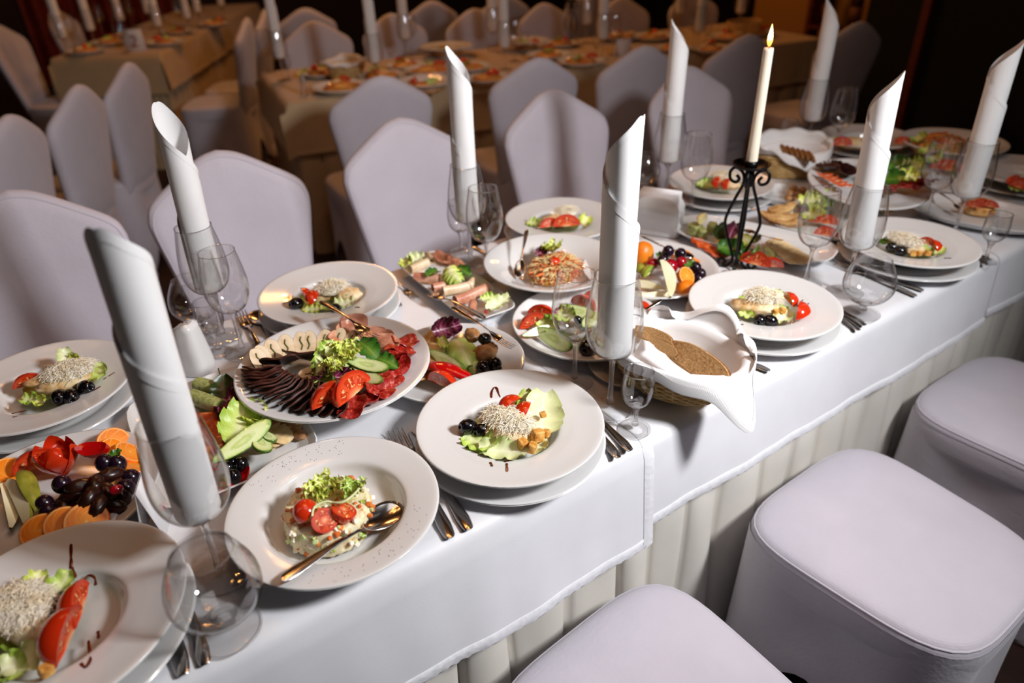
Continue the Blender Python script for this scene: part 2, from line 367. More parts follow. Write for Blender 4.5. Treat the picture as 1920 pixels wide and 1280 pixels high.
# ---------------------------------------------------------------- the hall
def box(x0, x1, y0, y1, z0, z1, g=None, mi=0):
    g = g or G()
    V = [(x, y, z) for z in (z0, z1) for y in (y0, y1) for x in (x0, x1)]
    return g.add(V, [(0, 2, 3, 1), (4, 5, 7, 6), (0, 1, 5, 4), (2, 6, 7, 3), (0, 4, 6, 2), (1, 3, 7, 5)], mi)
def struct(name, g, m, rot=None, loc=None): return tag(obj(name, g, m, smooth=False, rot=rot, loc=loc), kind='structure')
M['floor'] = mottled('dark_carpet', ((0.3, '1c0b06'), (0.7, '32160c')), 12, 0.8, 0.4, bscale=200)
M['wallc'] = mottled('dark_maroon_wall', ((0.3, '140604'), (0.7, '200a06')), 3, 0.8, 0.1)
M['black'] = plain('black_drape', '050404', 0.9)
M['redwood'] = mottled('red_brown_wood', ((0.3, '541c0a'), (0.7, '702a12')), 30, 0.5, 0.1)
M['yellow'] = plain('ochre_plaster', 'a87830', 0.8)
struct('floor', box(-4, 9, -3, 10, -0.1, 0), M['floor'])
struct('wall_back', box(-4, 9, 9.0, 9.15, 0, 3.2), M['wallc'])
struct('wall_left', box(-4.15, -4, -3, 9.15, 0, 3.2), M['wallc'])
struct('wall_right', box(9, 9.15, -3, 9.15, 0, 3.2), M['wallc'])
struct('wall_front', box(-4, 9, -3.15, -3, 0, 3.2), M['wallc'])
struct('ceiling', box(-4.15, 9.15, -3.15, 9.15, 3.2, 3.3), plain('dark_ceiling', '2a160c', 0.9))

# ---------------------------------------------------------------- chair in a white stretch cover
def outline_seat(n=64, wf=0.218, wr=0.182, d=0.212):
    out = []
    for x, y in super_outline(1, 1, 4.2, n):
        k = (y + 1) / 2; out.append((x * (wr + (wf - wr) * k), y * d))
    return out
def chair_meshes():
    o = outline_seat(); n = len(o)
    seat = loft(o, [(q.x, q.y) for q in smooth_path([(a, b, 0) for a, b in [(0.93, 0.385), (0.985, 0.40), (1.0, 0.425), (1.0, 0.444), (0.988, 0.458), (0.96, 0.468), (0.91, 0.4745), (0.8, 0.479), (0.6, 0.483), (0.3, 0.485)]], 3)])
    pip = sweep([(x * 0.972, y * 0.972, 0.4635) for x, y in o] + [(o[0][0] * 0.972, o[0][1] * 0.972, 0.4635)], 0.0024, 6, caps=False)
    P = []
    for i, (x, y) in enumerate(o):
        a = math.atan2(y / 0.212, x / 0.2); k = abs(math.cos(2 * a)) ** 1.5
        zb = 0.012 + 0.21 * k; row = []
        for j in range(10):
            t = j / 9; z = 0.455 + (zb - 0.455) * t
            s = 1.0 - 0.07 * k * math.sin(PI * min(1, t * 1.1)) + 0.05 * (1 - k) * t
            row.append((x * s, y * s, z))
        P.append(row)
    skirt = G().grid(P, cu=True)
    half = smooth_path([(0.150, 0.0, 0), (0.163, 0.12, 0), (0.187, 0.27, 0), (0.205, 0.375, 0), (0.204, 0.415, 0), (0.186, 0.449, 0), (0.125, 0.490, 0), (0.05, 0.534, 0), (0.0, 0.547, 0)], 5)
    pts = [(p.x, p.y) for p in half] + [(-p.x, p.y) for p in reversed(half[:-1])]
    for i in range(1, 8): pts.append((-0.150 + 0.300 * i / 8, 0.0))
    cx, cy = 0.0, 0.27
    prof = [(0.0, 0.024), (0.35, 0.0245), (0.65, 0.0245), (0.86, 0.0235), (0.955, 0.018), (0.99, 0.010), (1.0, 0.0)]
    P = []
    for x, h in pts:
        row = []
        for s, t in prof + [(s, -t) for s, t in reversed(prof[:-1])]:
            X = cx + (x - cx) * s; H = cy + (h - cy) * s
            row.append((X, -0.185 - 0.19 * H + 0.03 * H * H + t + 0.55 * X * X, 0.405 + H))
        P.append(row)
    back = G().grid(P, cu=True, flip=True)
    e = [P[i][len(prof) - 3] for i in range(len(P))]
    pipb = sweep(e + [e[0]], 0.0014, 6, caps=False)
    foot = lathe([(0, 0), (0.02, 0), (0.022, 0.012), (0.016, 0.10), (0, 0.10)], 12)
    return seat, pip, skirt, back, pipb, foot
CM = None
def chair(label, loc, rz, group, back=True):
    global CM
    if CM is None:
        a = chair_meshes(); names = ('seat', 'seat_piping', 'skirt', 'backrest', 'back_piping', 'foot')
        CM = [(nm, mesh(nm, g, M['cover'])) for nm, g in zip(names, a)]
    r = thing('covered_chair', label, 'chair', (loc[0], loc[1], 0), rz, group)
    d = dict(CM); seat = obj('seat', d['seat'], None, r); obj('piping', d['seat_piping'], None, seat)
    obj('skirt', d['skirt'], None, r)
    if back: b = obj('backrest', d['backrest'], None, r); obj('piping', d['back_piping'], None, b)
    for sx, sy in ((1, 1), (-1, 1), (1, -1), (-1, -1)): obj('foot', d['foot'], None, r, (sx * (0.178 if sy > 0 else 0.15), sy * 0.178, 0))
    return r
GF = 'covered seats on the near side of the long table'
chair('white covered seat cut by the bottom edge of the view, below the hanging cloth corner', (0.485, 0.355), 0.09, GF, False)
chair('white covered chair in the middle of the three seats at the pleated skirt', (1.07, 0.368), 0.03, GF, False)
chair('white covered chair farther along the pleated skirt, past the middle seat', (1.655, 0.38), 0.0, GF, False)
GB = 'covered chairs on the far side of the long table'
for (u, v, a), lb in zip(((-0.10, 1.66, -0.05), (0.36, 1.67, -0.08), (0.885, 1.66, -0.08), (1.445, 1.66, -0.08), (2.07, 1.64, -0.06)), (
        'white covered chair behind the salt shaker, cut by the left edge of the view',
        'white covered chair behind the rolled napkin with its open top towards us',
        'white covered chair behind the narrow plate of ham rolls',
        'white covered chair behind the salad plate next to the bowl of shredded carrot',
        'white covered chair striped by shadow behind the lit candle')):
    chair(lb, (u, v), PI + a, GB)
GD = 'covered chairs along the near side of the second table, backs to us'
for (u, v, a), lb in zip(((1.15, 2.83, 0), (1.80, 2.72, 0), (2.30, 2.63, 0), (2.84, 2.52, 0), (3.52, 2.40, -0.02)), (
        'white covered chair seen from behind at the free corner of the second table',
        'white covered chair seen from behind, directly beyond the pointed chair by the carrot bowl',
        'white covered chair seen from behind, its lower half black with shadow',
        'white covered chair seen from behind right beside the candle flame',
        'white covered chair seen from behind against the black drape')):
    chair(lb, (u + 0.04, v), a - 0.18, GD)
GE = 'row of covered chairs seen edge-on at the left'
for (u, v), lb in zip(((-0.28, 2.97), (-0.035, 3.36), (0.205, 3.75)), (
        'shaded white chair cut by the left edge of the view, first of the edge-on row',
        'shaded white chair with a low pointed back in the edge-on row, the middle one',
        'shaded white chair with the tallest back of the edge-on row, before the far table corner')):
    chair(lb, (u, v), PI / 2 - 0.58, GE)

# ---------------------------------------------------------------- tablecloths, skirts, tables
def cloth_path(w, drop_f, drop_b, r=0.02, nd=14, flare=0.03):
    """cross-section from the front hem over the table to the back hem: (v, z, front depth, back depth)"""
    out = []
    for i in range(nd): d = drop_f * (1 - i / nd); out.append((-0.004 - 0.1 * d, -r - d + r * 0, d, 0))
    for i in range(5): a = PI / 2 * i / 4; out.append((r - (r + 0.004) * math.cos(a), -r + r * math.sin(a), 0, 0))
    for i in range(1, 26): out.append((r + (w - 2 * r) * i / 26, 0.0, 0, 0))
    for i in range(5): a = PI / 2 * i / 4; out.append((w - r + (r + 0.004) * math.sin(a), -r + r * math.cos(a), 0, 0))
    for i in range(1, nd + 1): d = drop_b * i / nd; out.append((w + 0.004 + 0.1 * d, -r - d, 0, d))
    return out
def cloth(name, label, u0, u1, v0, w, drop, drop_b, zoff, mat, loc=(0, 0, 0), rz=0, seed=0, end_drop=(0, 0), side_hem=False, group=None, nu=None, amp=1.0):
    root = thing(name, label, 'tablecloth', (loc[0], loc[1], TZ), rz, group)
    rn = random.Random(seed); ph = [rn.uniform(0, 6.28) for _ in range(6)]
    nu = nu or int((u1 - u0) / 0.009)
    def wave(u, d):
        k = max(0.0, d) / 0.18
        return amp * k * (0.0035 * math.sin(u * 11 + ph[0]) + 0.002 * math.sin(u * 25 + ph[1]) + 0.0008 * math.sin(u * 67 + ph[2]))
    path = cloth_path(w, drop, drop_b); P = []
    def row(u, extra=0.0):
        r = []
        for v, z, df, db in path:
            sag = 0.0025 * math.sin(u * 9 + ph[3]) * (df / max(drop, .01)) if df else 0
            r.append((u, v0 + v - (wave(u, df) + (0.0032 if side_hem else 0)) * (1 if df else 0) + wave(u + 3, db) - extra * (1 if df else -1 if db else 0), z + zoff + sag + extra * (0 if (df or db) else 1)))
        return r
    us = [u0 + (u1 - u0) * i / nu for i in range(nu + 1)]
    P = [row(u) for u in us]
    for side, e in ((0, end_drop[0]), (1, end_drop[1])):                        # hanging ends
        if e:
            base = P[0] if side == 0 else P[-1]; sgn = -1 if side == 0 else 1; add = []
            for i in range(1, 9):
                t = i / 8; add.append([(x + sgn * (0.008 + 0.035 * t), y + 0.02 * t * math.sin(y * 23 + ph[4]) * 0.5, (z - e * t) if z > -0.03 + zoff else (z - 0.012 * t - 0.2 * e * t * 0)) for x, y, z in base])
            P = add[::-1] + P if side == 0 else P + add
    obj('sheet', G().grid(P, flip=True), mat, root)
    # stitched hem along the front edge: a doubled strip with small puckers
    H = []
    for k, u in enumerate(us):
        r = row(u); a = Vector(r[0]); b = Vector(r[min(2, len(r) - 1)]); d = (a - b).normalized(); top = a - d * 0.02
        pk = 0.0014 * math.sin(u * 420 + 2 * math.sin(u * 60))
        H.append([top + Vector((0, 0.0002, 0)), top + d * 0.0006 + Vector((0, -0.0011, 0)), a - d * 0.010 + Vector((0, -0.0012 - pk, 0)), a - d * 0.001 + Vector((0, -0.0012 + pk, 0)), a + d * 0.0004 + Vector((0, -0.0004, 0)), a + Vector((0, 0.0012, 0))])
    obj('hem', G().grid(H, flip=True), M['hem'] if mat is M['cloth'] else mat, root)
    if side_hem:
        H = []
        for k in range(4):
            u = u1 - 0.020 + 0.0215 * k / 3
            H.append(row(u, 0.0022 if k not in (0, 3) else 0.0008))
        obj('side_hem', G().grid(H, flip=True), M['hem'], root)
    return root
def skirt(label, u0, u1, v0, loc=(0, 0, 0), rz=0, seed=1, mat=None, period=0.098, cat='table skirt', ends=(0, 0), depth=0.034):
    rn = random.Random(seed); us = []; u = u0
    while u < u1:
        p = period * rn.uniform(0.8, 1.25)
        for i in range(14): us.append((u + p * i / 14, i / 14, p))
        u += p
    P = []
    for uu, t, p in us:
        k = abs(math.sin(PI * t)) ** 0.32
        P.append([(uu + 0.004 * math.sin(9 * z + uu * 30), v0 - depth * k * (0.55 + 0.55 * (-z / 0.7)) - 0.012 * (-z) + 0.004 * math.sin(uu * 40 + z * 7), z) for z in [-0.03 - 0.715 * j / 12 for j in range(13)]])
    if ends[0]: P = [[(u0 + 0.02 * math.sin(14 * s * 6.28) * 0.6, v0 + ends[0] * s, -0.03 - 0.715 * j / 12) for j in range(13)] for s in [1 - i / 60 for i in range(60)]] + P
    root = thing('table_skirt', label, cat, (loc[0], loc[1], TZ), rz)
    obj('pleated_panel', G().grid(P), mat or M['skirt'], root)
    obj('top_band', G().grid([[(u0 + (u1 - u0) * i / 40, v0 + 0.002, -0.012), (u0 + (u1 - u0) * i / 40, v0 + 0.002, -0.035)] for i in range(41)]), mat or M['skirt'], root)
    return root
def table(label, u0, u1, v0, w, loc=(0, 0, 0), rz=0):
    r = thing('banquet_table', label, 'table', (loc[0], loc[1], 0), rz)
    obj('tabletop', box(u0, u1, v0 + 0.006, v0 + w - 0.006, TZ - 0.03, TZ - 0.006), M['redwood'], r, smooth=False)
    for u in (u0 + 0.06, u1 - 0.40):
        for v in (v0 + 0.24, v0 + w - 0.24): obj('leg', box(u - 0.02, u + 0.02, v - 0.02, v + 0.02, 0, TZ - 0.03), M['iron'], r, smooth=False)
    return r
V0, VW = 0.602, 0.812
table('long banquet table under the white cloths and pleated skirt', -1.3, 2.52, V0, VW)
cloth('tablecloth', 'white tablecloth under the bread basket and the empty snifter, its hem shorter than the first', 0.55, 1.76, V0, VW, 0.158, 0.2, -0.0012, M['cloth'], seed=5, group='white cloths on the long table')
cloth('tablecloth', 'white tablecloth under the spoon plate, its stitched corner hanging lower by the cutlery', -1.35, 0.655, V0, VW, 0.195, 0.2, 0.0, M['cloth'], seed=5, side_hem=True, group='white cloths on the long table')
cloth('tablecloth', 'white tablecloth at the far end of the long table by the black drape', 1.762, 2.53, V0, VW, 0.14, 0.2, -0.0012, M['cloth'], seed=5, end_drop=(0, 0.16), group='white cloths on the long table')
skirt('cream pleated skirt hanging below the white cloths of the long table', -1.3, 2.5, V0 + 0.036)

# ---------------------------------------------------------------- glassware
def glass_set():
    def mk(name, bowl, stem, foot):
        return name, mesh('bowl', lathe(bowl + [(max(0.0005, r - 0.0011), z + (0.0012 if r < 0.02 else 0.0003)) for r, z in reversed(bowl[:-3])], 40), M['glass']), mesh('stem', lathe(stem, 20), M['stem']), mesh('foot', lathe(foot, 36), M['solid'])
    def sm(p, k=5): return [(max(0.0005, q.x), q.y) for q in smooth_path([(r, z, 0) for r, z in p], k)]
    def rim(p, th=0.0009):                       # closed wall at the lip only: a rounded rim bead
        r, z = p[-1]; return p + [(r + th * 0.4, z + th), (r - th, z + th * 0.6), (r - th * 1.2, z - th)]
    foot = lambda R, z=0.0: [(0.0005, 0.0005), (R * 0.9, 0.0005), (R, 0.0014), (R, 0.0028), (R * 0.75, 0.0042), (R * 0.3, 0.0075), (0.0055, 0.011), (0.0005, 0.011)]
    d = {}
    # tall napkin goblet, wine glass, shot glass, snifter
    d['goblet'] = mk('goblet', rim(sm([(0.002, 0.1), (0.012, 0.102), (0.028, 0.110), (0.0385, 0.126), (0.0432, 0.148), (0.0425, 0.172), (0.0385, 0.20), (0.0335, 0.228), (0.0325, 0.236)])),
                     sm([(0.0005, 0.0104), (0.006, 0.0106), (0.0042, 0.03), (0.004, 0.07), (0.0055, 0.092), (0.011, 0.1005), (0.0005, 0.1008)]), foot(0.036))
    d['wine'] = mk('wine_glass', rim(sm([(0.002, 0.088), (0.012, 0.09), (0.027, 0.10), (0.0365, 0.118), (0.0402, 0.138), (0.0395, 0.16), (0.036, 0.185), (0.0325, 0.205), (0.0318, 0.211)])),
                   sm([(0.0005, 0.0104), (0.006, 0.0106), (0.004, 0.03), (0.0038, 0.06), (0.005, 0.08), (0.010, 0.0885), (0.0005, 0.0888)]), foot(0.0335))
    d['shot'] = mk('shot_glass', rim(sm([(0.002, 0.048), (0.012, 0.05), (0.021, 0.060), (0.0248, 0.074), (0.0252, 0.09), (0.0235, 0.105), (0.0228, 0.112)], 4)),
                   sm([(0.0005, 0.0104), (0.006, 0.0106), (0.0038, 0.02), (0.004, 0.036), (0.0085, 0.0485), (0.0005, 0.0488)]), foot(0.0255))
    d['snifter'] = mk('snifter', rim(sm([(0.002, 0.026), (0.014, 0.027), (0.034, 0.037), (0.0465, 0.054), (0.0495, 0.070), (0.0465, 0.088), (0.0385, 0.108), (0.0325, 0.119), (0.0315, 0.122)])),
                      sm([(0.0005, 0.0104), (0.009, 0.0106), (0.0065, 0.016), (0.009, 0.022), (0.015, 0.0275), (0.0005, 0.0279)]), foot(0.036))
    return d
GS = glass_set()
GSN = {'goblet': 'goblet', 'wine': 'wine_glass', 'shot': 'shot_glass', 'snifter': 'brandy_snifter'}
def glass(kind, p, label, group, sc=1.0):
    _, b, s, f = GS[kind]
    r = thing(GSN[kind], label, 'glass', (p[0], p[1], p[2]), R.uniform(0, 6), group); r.scale = (sc,) * 3
    obj('bowl', b, None, r); obj('stem', s, None, r); obj('foot', f, None, r); return r
def napkin_roll(H=0.375, r0=0.0218, tip=0.0, dz=0.075, turns=3.5, seed=0, n=26):
    P = []; N = int(turns * n)
    for i in range(N + 1):
        t = turns * PI * i / N; a = t - PI + tip; rr = r0 + 0.0017 * t / PI
        zt = H - dz * abs(t - PI) / PI
        if abs(t - PI) < 0.5: zt -= 0.010 * (1 - abs(t - PI) / 0.5) ** 2
        row = []
        for j in range(13):
            s = j / 12; z = zt * s
            q = rr * (1 + 0.012 * s ** 3 + 0.018 * math.sin(3 * a + seed + 5 * s))
            row.append((q * math.cos(a), q * math.sin(a), z))
        P.append(row)
    g = G().grid(P, flip=False)
    # folded hem: a doubled band just under the slanted rim
    B = [[(x * 1.012, y * 1.012, max(0.0, z - 0.002)) for x, y, z in (row[-1],)] + [(row[-1][0] * 1.012, row[-1][1] * 1.012, row[-1][2] - 0.013)] for row in P]
    return g, G().grid(B, flip=True)
def napkin(p, label, group, H=0.375, tip=0.0, lean=(0, 0), dz=0.075, seed=0, sc=1.0, hem=True):
    a, b = napkin_roll(H, tip=tip, dz=dz, seed=seed)
    o = obj('rolled_napkin', a, M['napkin'], loc=p, rot=(lean[0], lean[1], 0)); o.scale = (sc,) * 3
    if hem: obj('folded_hem', b, M['napkin'], o)
    return tag(o, label, 'napkin', group)

# ---------------------------------------------------------------- cutlery (lies along +x, handle end at 0)
def handle_geo(L, bend=0.006, wide=0.0080, end=0.13):
    pts = [(0.0, 0.0015), (0.004, 0.002), (0.02, 0.003), (0.05, 0.0015 + bend * 0.6), (0.09, 0.002 + bend), (0.12, 0.002 + bend * 0.8), (end, 0.0025 + bend * 0.3)]
    wd = [wide * 0.45, wide * 0.8, wide, wide * 0.8, wide * 0.42, wide * 0.33, wide * 0.4]
    P = smooth_path([(x, 0, z) for x, z in pts], 3); w = []
    for i in range(len(P)): k = i / 3; a = int(min(k, len(wd) - 2)); w.append(wd[a] + (wd[min(a + 1, len(wd) - 1)] - wd[a]) * (k - a))
    return sweep(P, [(x, max(0.0011, x * 0.2)) for x in w], 10, up=(0, 0, 1))
def fork_geo():
    top = G(); P = []
    for i in range(7):
        t = i / 6; x = 0.128 + 0.034 * t; hw = 0.0032 + 0.0088 * math.sin(min(1, t * 1.25) * PI / 2)
        P.append([(x, hw * c, 0.0045 - 0.004 * math.sin(PI * t * 0.8) + 0.0025 * c * c + dz) for c, dz in ((-1, 0), (-.5, 0), (0, 0), (.5, 0), (1, 0), (1, -.0014), (.5, -.0016), (0, -.0016), (-.5, -.0016), (-1, -.0014))])
    top.grid(P, cv=True, flip=True)
    for k in range(4):
        y = (-1.5 + k) * 0.0063
        sweep([(0.160, y, 0.001), (0.178, y, 0.0008), (0.192, y, 0.003), (0.206, y * 0.97, 0.0075)], [(0.0018, 0.0009), (0.0017, 0.0009), (0.0014, 0.0008), (0.0007, 0.0005)], 6, g=top)
    return top
def spoon_geo():
    g = G(); c = 0.166; a, b = 0.036, 0.0205
    def pt(r, t, dz): return (c + a * r * math.cos(t), b * r * math.sin(t) * (1 + 0.12 * math.cos(t)), 0.007 * r * r - 0.002 + 0.001 + dz)
    P = [[pt(r, 2 * PI * i / 28, 0) for r in (0.001, 0.3, 0.6, 0.85, 1.0)] + [pt(r, 2 * PI * i / 28, -0.0012) for r in (1.0, 0.85, 0.6, 0.3, 0.001)] for i in range(28)]
    return g.grid(P, cu=True)
def blade_geo():
    g = G(); P = []
    for i in range(13):
        t = i / 12; x = 0.092 + 0.118 * t; lo = -0.008 * (1 - max(0, t - 0.75) * 3.2) - 0.001; hi = 0.008 - 0.004 * t ** 3
        if t < 0.12: lo = -0.005; hi = 0.005
        P.append([(x, lo, 0.0022), (x, (lo + hi) / 2, 0.0032), (x, hi, 0.003), (x, hi, 0.0016), (x, (lo + hi) / 2, 0.0014), (x, lo, 0.0018)])
    g.grid(P, cv=True, flip=True); g.fan(P[-1], P[-1][1]); return g
CUT = {'fork': [('handle', mesh('handle', handle_geo(0.13), M['steel'])), ('tines', mesh('tines', fork_geo(), M['steel']))],
       'spoon': [('handle', mesh('handle', handle_geo(0.135), M['steel'])), ('spoon_bowl', mesh('spoon_bowl', spoon_geo(), M['steel']))],
       'knife': [('handle', mesh('handle', handle_geo(0.1, 0.001, 0.0085, 0.1), M['steel'])), ('blade', mesh('blade', blade_geo(), M['steel']))]}
CL = {'fork': 0.206, 'spoon': 0.202, 'knife': 0.21}
def cutlery(kind, a, b, label, group=None, roll=0.0, keep=False):
    """from handle end a towards tip b (world points)"""
    d = (b - a); L = d.length; x = d.normalized(); y = Vector((0, 0, 1)).cross(x).normalized(); z = x.cross(y)
    if roll: q = Matrix.Rotation(roll, 3, x); y = q @ y; z = q @ z
    s = 1.0 if keep else L / CL[kind]
    o = thing(kind, label, kind, a, 0, group)
    o.rotation_euler = Matrix(((x[0], y[0], z[0]), (x[1], y[1], z[1]), (x[2], y[2], z[2]))).to_euler()
    o.scale = (s,) * 3
    for nm, me in CUT[kind]: obj(nm, me, None, o)
    return o

# ---------------------------------------------------------------- plates and dishes
def smp(p, k=3): return [(max(0.0, q.x), q.y) for q in smooth_path([(r, z, 0) for r, z in p], k)]
SALAD = [(0.0, 0.004), (0.045, 0.0), (0.055, 0.0), (0.062, 0.004), (0.078, 0.013), (0.105, 0.026), (0.139, 0.0375), (0.1425, 0.0405), (0.1405, 0.0425), (0.118, 0.038), (0.088, 0.0335), (0.0745, 0.0305), (0.070, 0.023), (0.064, 0.012), (0.05, 0.0085), (0.0, 0.008)]
PASTA = [(0.0, 0.004), (0.06, 0.0), (0.07, 0.0), (0.082, 0.006), (0.096, 0.02), (0.136, 0.041), (0.1395, 0.044), (0.1375, 0.0462), (0.12, 0.043), (0.100, 0.0385), (0.0925, 0.034), (0.0885, 0.022), (0.078, 0.0105), (0.06, 0.0075), (0.0, 0.0068)]
SAUCER = [(0.0, 0.003), (0.07, 0.0), (0.085, 0.0), (0.095, 0.004), (0.142, 0.016), (0.1445, 0.018), (0.1425, 0.0195), (0.105, 0.011), (0.09, 0.0075), (0.0, 0.0065)]
DISH = [(0.0, 0.004), (0.08, 0.0), (0.09, 0.0), (0.105, 0.006), (0.145, 0.027), (0.148, 0.030), (0.146, 0.032), (0.118, 0.020), (0.10, 0.012), (0.085, 0.009), (0.0, 0.0085)]
BOWL = [(0.0, 0.006), (0.05, 0.0), (0.06, 0.0), (0.075, 0.010), (0.115, 0.040), (0.145, 0.052), (0.149, 0.0555), (0.146, 0.0575), (0.12, 0.049), (0.095, 0.034), (0.075, 0.018), (0.055, 0.012), (0.0, 0.011)]
FOOTED = [(0.0, 0.004), (0.05, 0.0), (0.06, 0.0), (0.062, 0.006), (0.072, 0.028), (0.10, 0.046), (0.158, 0.058), (0.1625, 0.061), (0.1605, 0.0635), (0.13, 0.056), (0.105, 0.053), (0.0, 0.0525)]
PM = {}
def plate_mesh(kind, R0):
    if kind not in PM:
        pr = {'salad': SALAD, 'pasta': PASTA, 'saucer': SAUCER, 'dish': DISH, 'bowl': BOWL, 'footed': FOOTED}[kind]
        g = lathe(smp(pr), 72)
        if kind in ('salad', 'pasta'):
            lim = 0.076 if kind == 'salad' else 0.1
            g.m = [1 if (math.hypot(*g.v[f[0]][:2]) > lim and g.v[f[0]][2] > 0.036) else 0 for f in g.f]
        PM[kind] = mesh('plate', g, [M['porcelain'], M['rim']])
    return PM[kind]
def plate(kind, uv, z, label, group=None, sc=1.0, name='dinner_plate', cat='plate', rot=(0, 0, 0)):
    o = obj(name, plate_mesh(kind, 0), None, loc=(uv[0], uv[1], TZ + z), rot=rot); o.scale = (sc,) * 3
    return tag(o, label, cat, group)
def shaped_dish(a, b, p, z, uv, yaw, label, h=0.026, name='serving_dish', rim=0.006):
    o = super_outline(a, b, p, 64)
    g = loft(o, [(0.55, 0.0), (0.66, 0.0), (0.80, h * 0.35), (0.985, h * 0.88), (1.0, h * 0.95), (0.985, h), (0.95, h * 0.86), (0.86, h * 0.45), (0.78, h * 0.32), (0.5, h * 0.30)])
    x = obj(name, g, M['porcelain'], loc=(uv[0], uv[1], TZ + z), rot=(0, 0, yaw))
    return tag(x, label, 'dish')

# ---------------------------------------------------------------- food shapes
def euler(rx=0, ry=0, rz=0): return Euler((rx, ry, rz))
def tomato_wedge(r=0.024, half=0.62, n=11, stretch=1.15):
    g = G(); P = []
    for i in range(n + 1):
        th = PI * (0.02 + 0.96 * i / n)
        P.append([(-r * stretch * math.cos(th), r * math.sin(th) * math.sin(f), -r * math.sin(th) * math.cos(f)) for f in [half * (2 * j / 8 - 1) for j in range(9)]])
    g.grid(P, 0)
    for sgn in (-1, 1):
        V = []
        for i in range(n + 1):
            th = PI * (0.02 + 0.96 * i / n)
            V.append([(-r * stretch * math.cos(th) * (0.15 + 0.85 * q if q < 1 else 1), r * math.sin(th) * math.sin(half * sgn) * q - sgn * 0.0012 * math.sin(PI * q), -r * math.sin(th) * math.cos(half) * q) for q in (0, 0.25, 0.5, 0.75, 1.0)])
        o = len(g.v); g.grid(V, 1, flip=(sgn < 0))
        for k in range(o, len(g.v)): g.uv[k] = (g.uv[k][1], g.uv[k][0])
    return g
def half_ball(r, sq=1.0, sk=0, fl=1, n=20):
    g = G(); P = [[(r * math.sin(t) * math.cos(2 * PI * i / n), r * math.sin(t) * math.sin(2 * PI * i / n) * sq, -r * math.cos(t)) for t in [PI / 2 * j / 7 for j in range(8)]] for i in range(n)]
    g.grid(P, sk, cu=True)
    R2 = [P[i][-1] for i in range(n)]; c = (0, 0, 0.0006)
    R1 = [(x * 0.5, y * 0.5, 0.0008) for x, y, z in R2]
    o = len(g.v); g.grid([R2, R1], fl, cv=True)
    for k in range(n): g.uv[o + k] = (1.0, k / n); g.uv[o + n + k] = (0.5, k / n)
    o = len(g.v); g.fan(R1, c, fl)
    for k in range(n): g.uv[o + k] = (0.5, k / n)
    return g
def disc(r, th, sq=1.0, n=28, p=2.0, wob=0.0, seed=0):
    o = [(x * (1 + wob * math.sin(3 * i * 2 * PI / n + seed) + wob * 0.6 * math.sin(5 * i * 2 * PI / n + 2 * seed)), y) for i, (x, y) in enumerate(super_outline(r, r * sq, p, n))]
    return loft(o, [(0.96, 0.0), (1.0, th * 0.25), (1.0, th * 0.75), (0.96, th)], mis=[0, 0, 0, 1, 1])
def bend(g, k, axis=0, twist=0.0):
    for i, (x, y, z) in enumerate(g.v):
        q = (x, y)[axis]; z2 = z + k * q * q; a = twist * q
        g.v[i] = (x, y * math.cos(a) - z2 * math.sin(a) * 0.5, z2 + y * math.sin(a))
    return g
def leaf_geo(l=0.06, w=0.025, cup=0.3, ruf=0.006, k=4, curl=0.4, seed=0, n=18, m=11, tip=0.55):
    P = []
    for i in range(n + 1):
        s = i / n; row = []; ww = w * (math.sin(PI * (0.06 + 0.92 * s)) ** tip)
        for j in range(m):
            t = 2 * j / (m - 1) - 1
            rr = ruf * abs(t) ** 1.6 * (math.sin(2 * PI * k * s + seed + (1.5 if t > 0 else 0)) + 0.5 * math.sin(2 * PI * k * 2.3 * s + seed * 2))
            x = l * (s - 0.5) + 0.15 * w * abs(t) * math.sin(6 * s + seed); y = ww * t * (1 - 0.12 * abs(rr) / max(ruf, 1e-4) if ruf else 1)
            z = cup * ww * t * t + rr + curl * l * (s - 0.35) ** 2
            row.append((x, y, z))
        P.append(row)
    return G().grid(P)
def frisee_geo(r=0.028, n=9, seed=0):
    g = G(); q = random.Random(seed)
    for i in range(n):
        a = 2 * PI * i / n + q.uniform(-.3, .3); l = r * q.uniform(0.7, 1.15)
        lf = leaf_geo(l, 0.007, 0.4, 0.005, 3 + q.random() * 2, q.uniform(-.5, .6), q.uniform(0, 6), 12, 5, 0.4)
        mt = Matrix.Rotation(a, 4, 'Z') @ Matrix.Rotation(-q.uniform(0.2, 0.9), 4, 'Y') @ Matrix.Translation((l * 0.5, 0, 0))
        g.join(lf, mt)
    return g
def olive_geo(r=0.0115):
    return lathe([(0.0005, -r * 1.2), (r * 0.5, -r * 1.08), (r * 0.86, -r * 0.62), (r, 0), (r * 0.88, r * 0.6), (r * 0.55, r * 1.05), (r * 0.3, r * 1.14), (r * 0.22, r * 1.0), (0.0005, r * 0.8)], 18)
def cube_geo(s, seed=0, h=None):
    q = random.Random(seed); o = super_outline(s / 2, s / 2 * q.uniform(.8, 1.1), 6, 20); h = h or s * q.uniform(.75, 1)
    return loft(o, [(0.86, 0), (1, s * 0.1), (0.98, h - s * 0.1), (0.84, h)])
def meat_geo(a, b, th=0.003, seed=0, bnd=6.0, wav=0.0018):
    q = random.Random(seed); ph = q.uniform(0, 6); n = 30
    o = [(x * (1 + 0.05 * math.sin(4 * 2 * PI * i / n + ph)), y * (1 + 0.06 * math.sin(3 * 2 * PI * i / n + ph))) for i, (x, y) in enumerate(super_outline(a, b, 2.4, n))]
    g = loft(o, [(0.6, 0), (0.97, 0), (1.0, th * 0.5), (0.97, th), (0.6, th)], mis=[1, 0, 0, 1, 1, 1])
    for i, (x, y, z) in enumerate(g.v): g.v[i] = (x, y, z + bnd * x * x + wav * math.sin(160 * x + ph) + wav * math.sin(200 * y + ph))
    return g
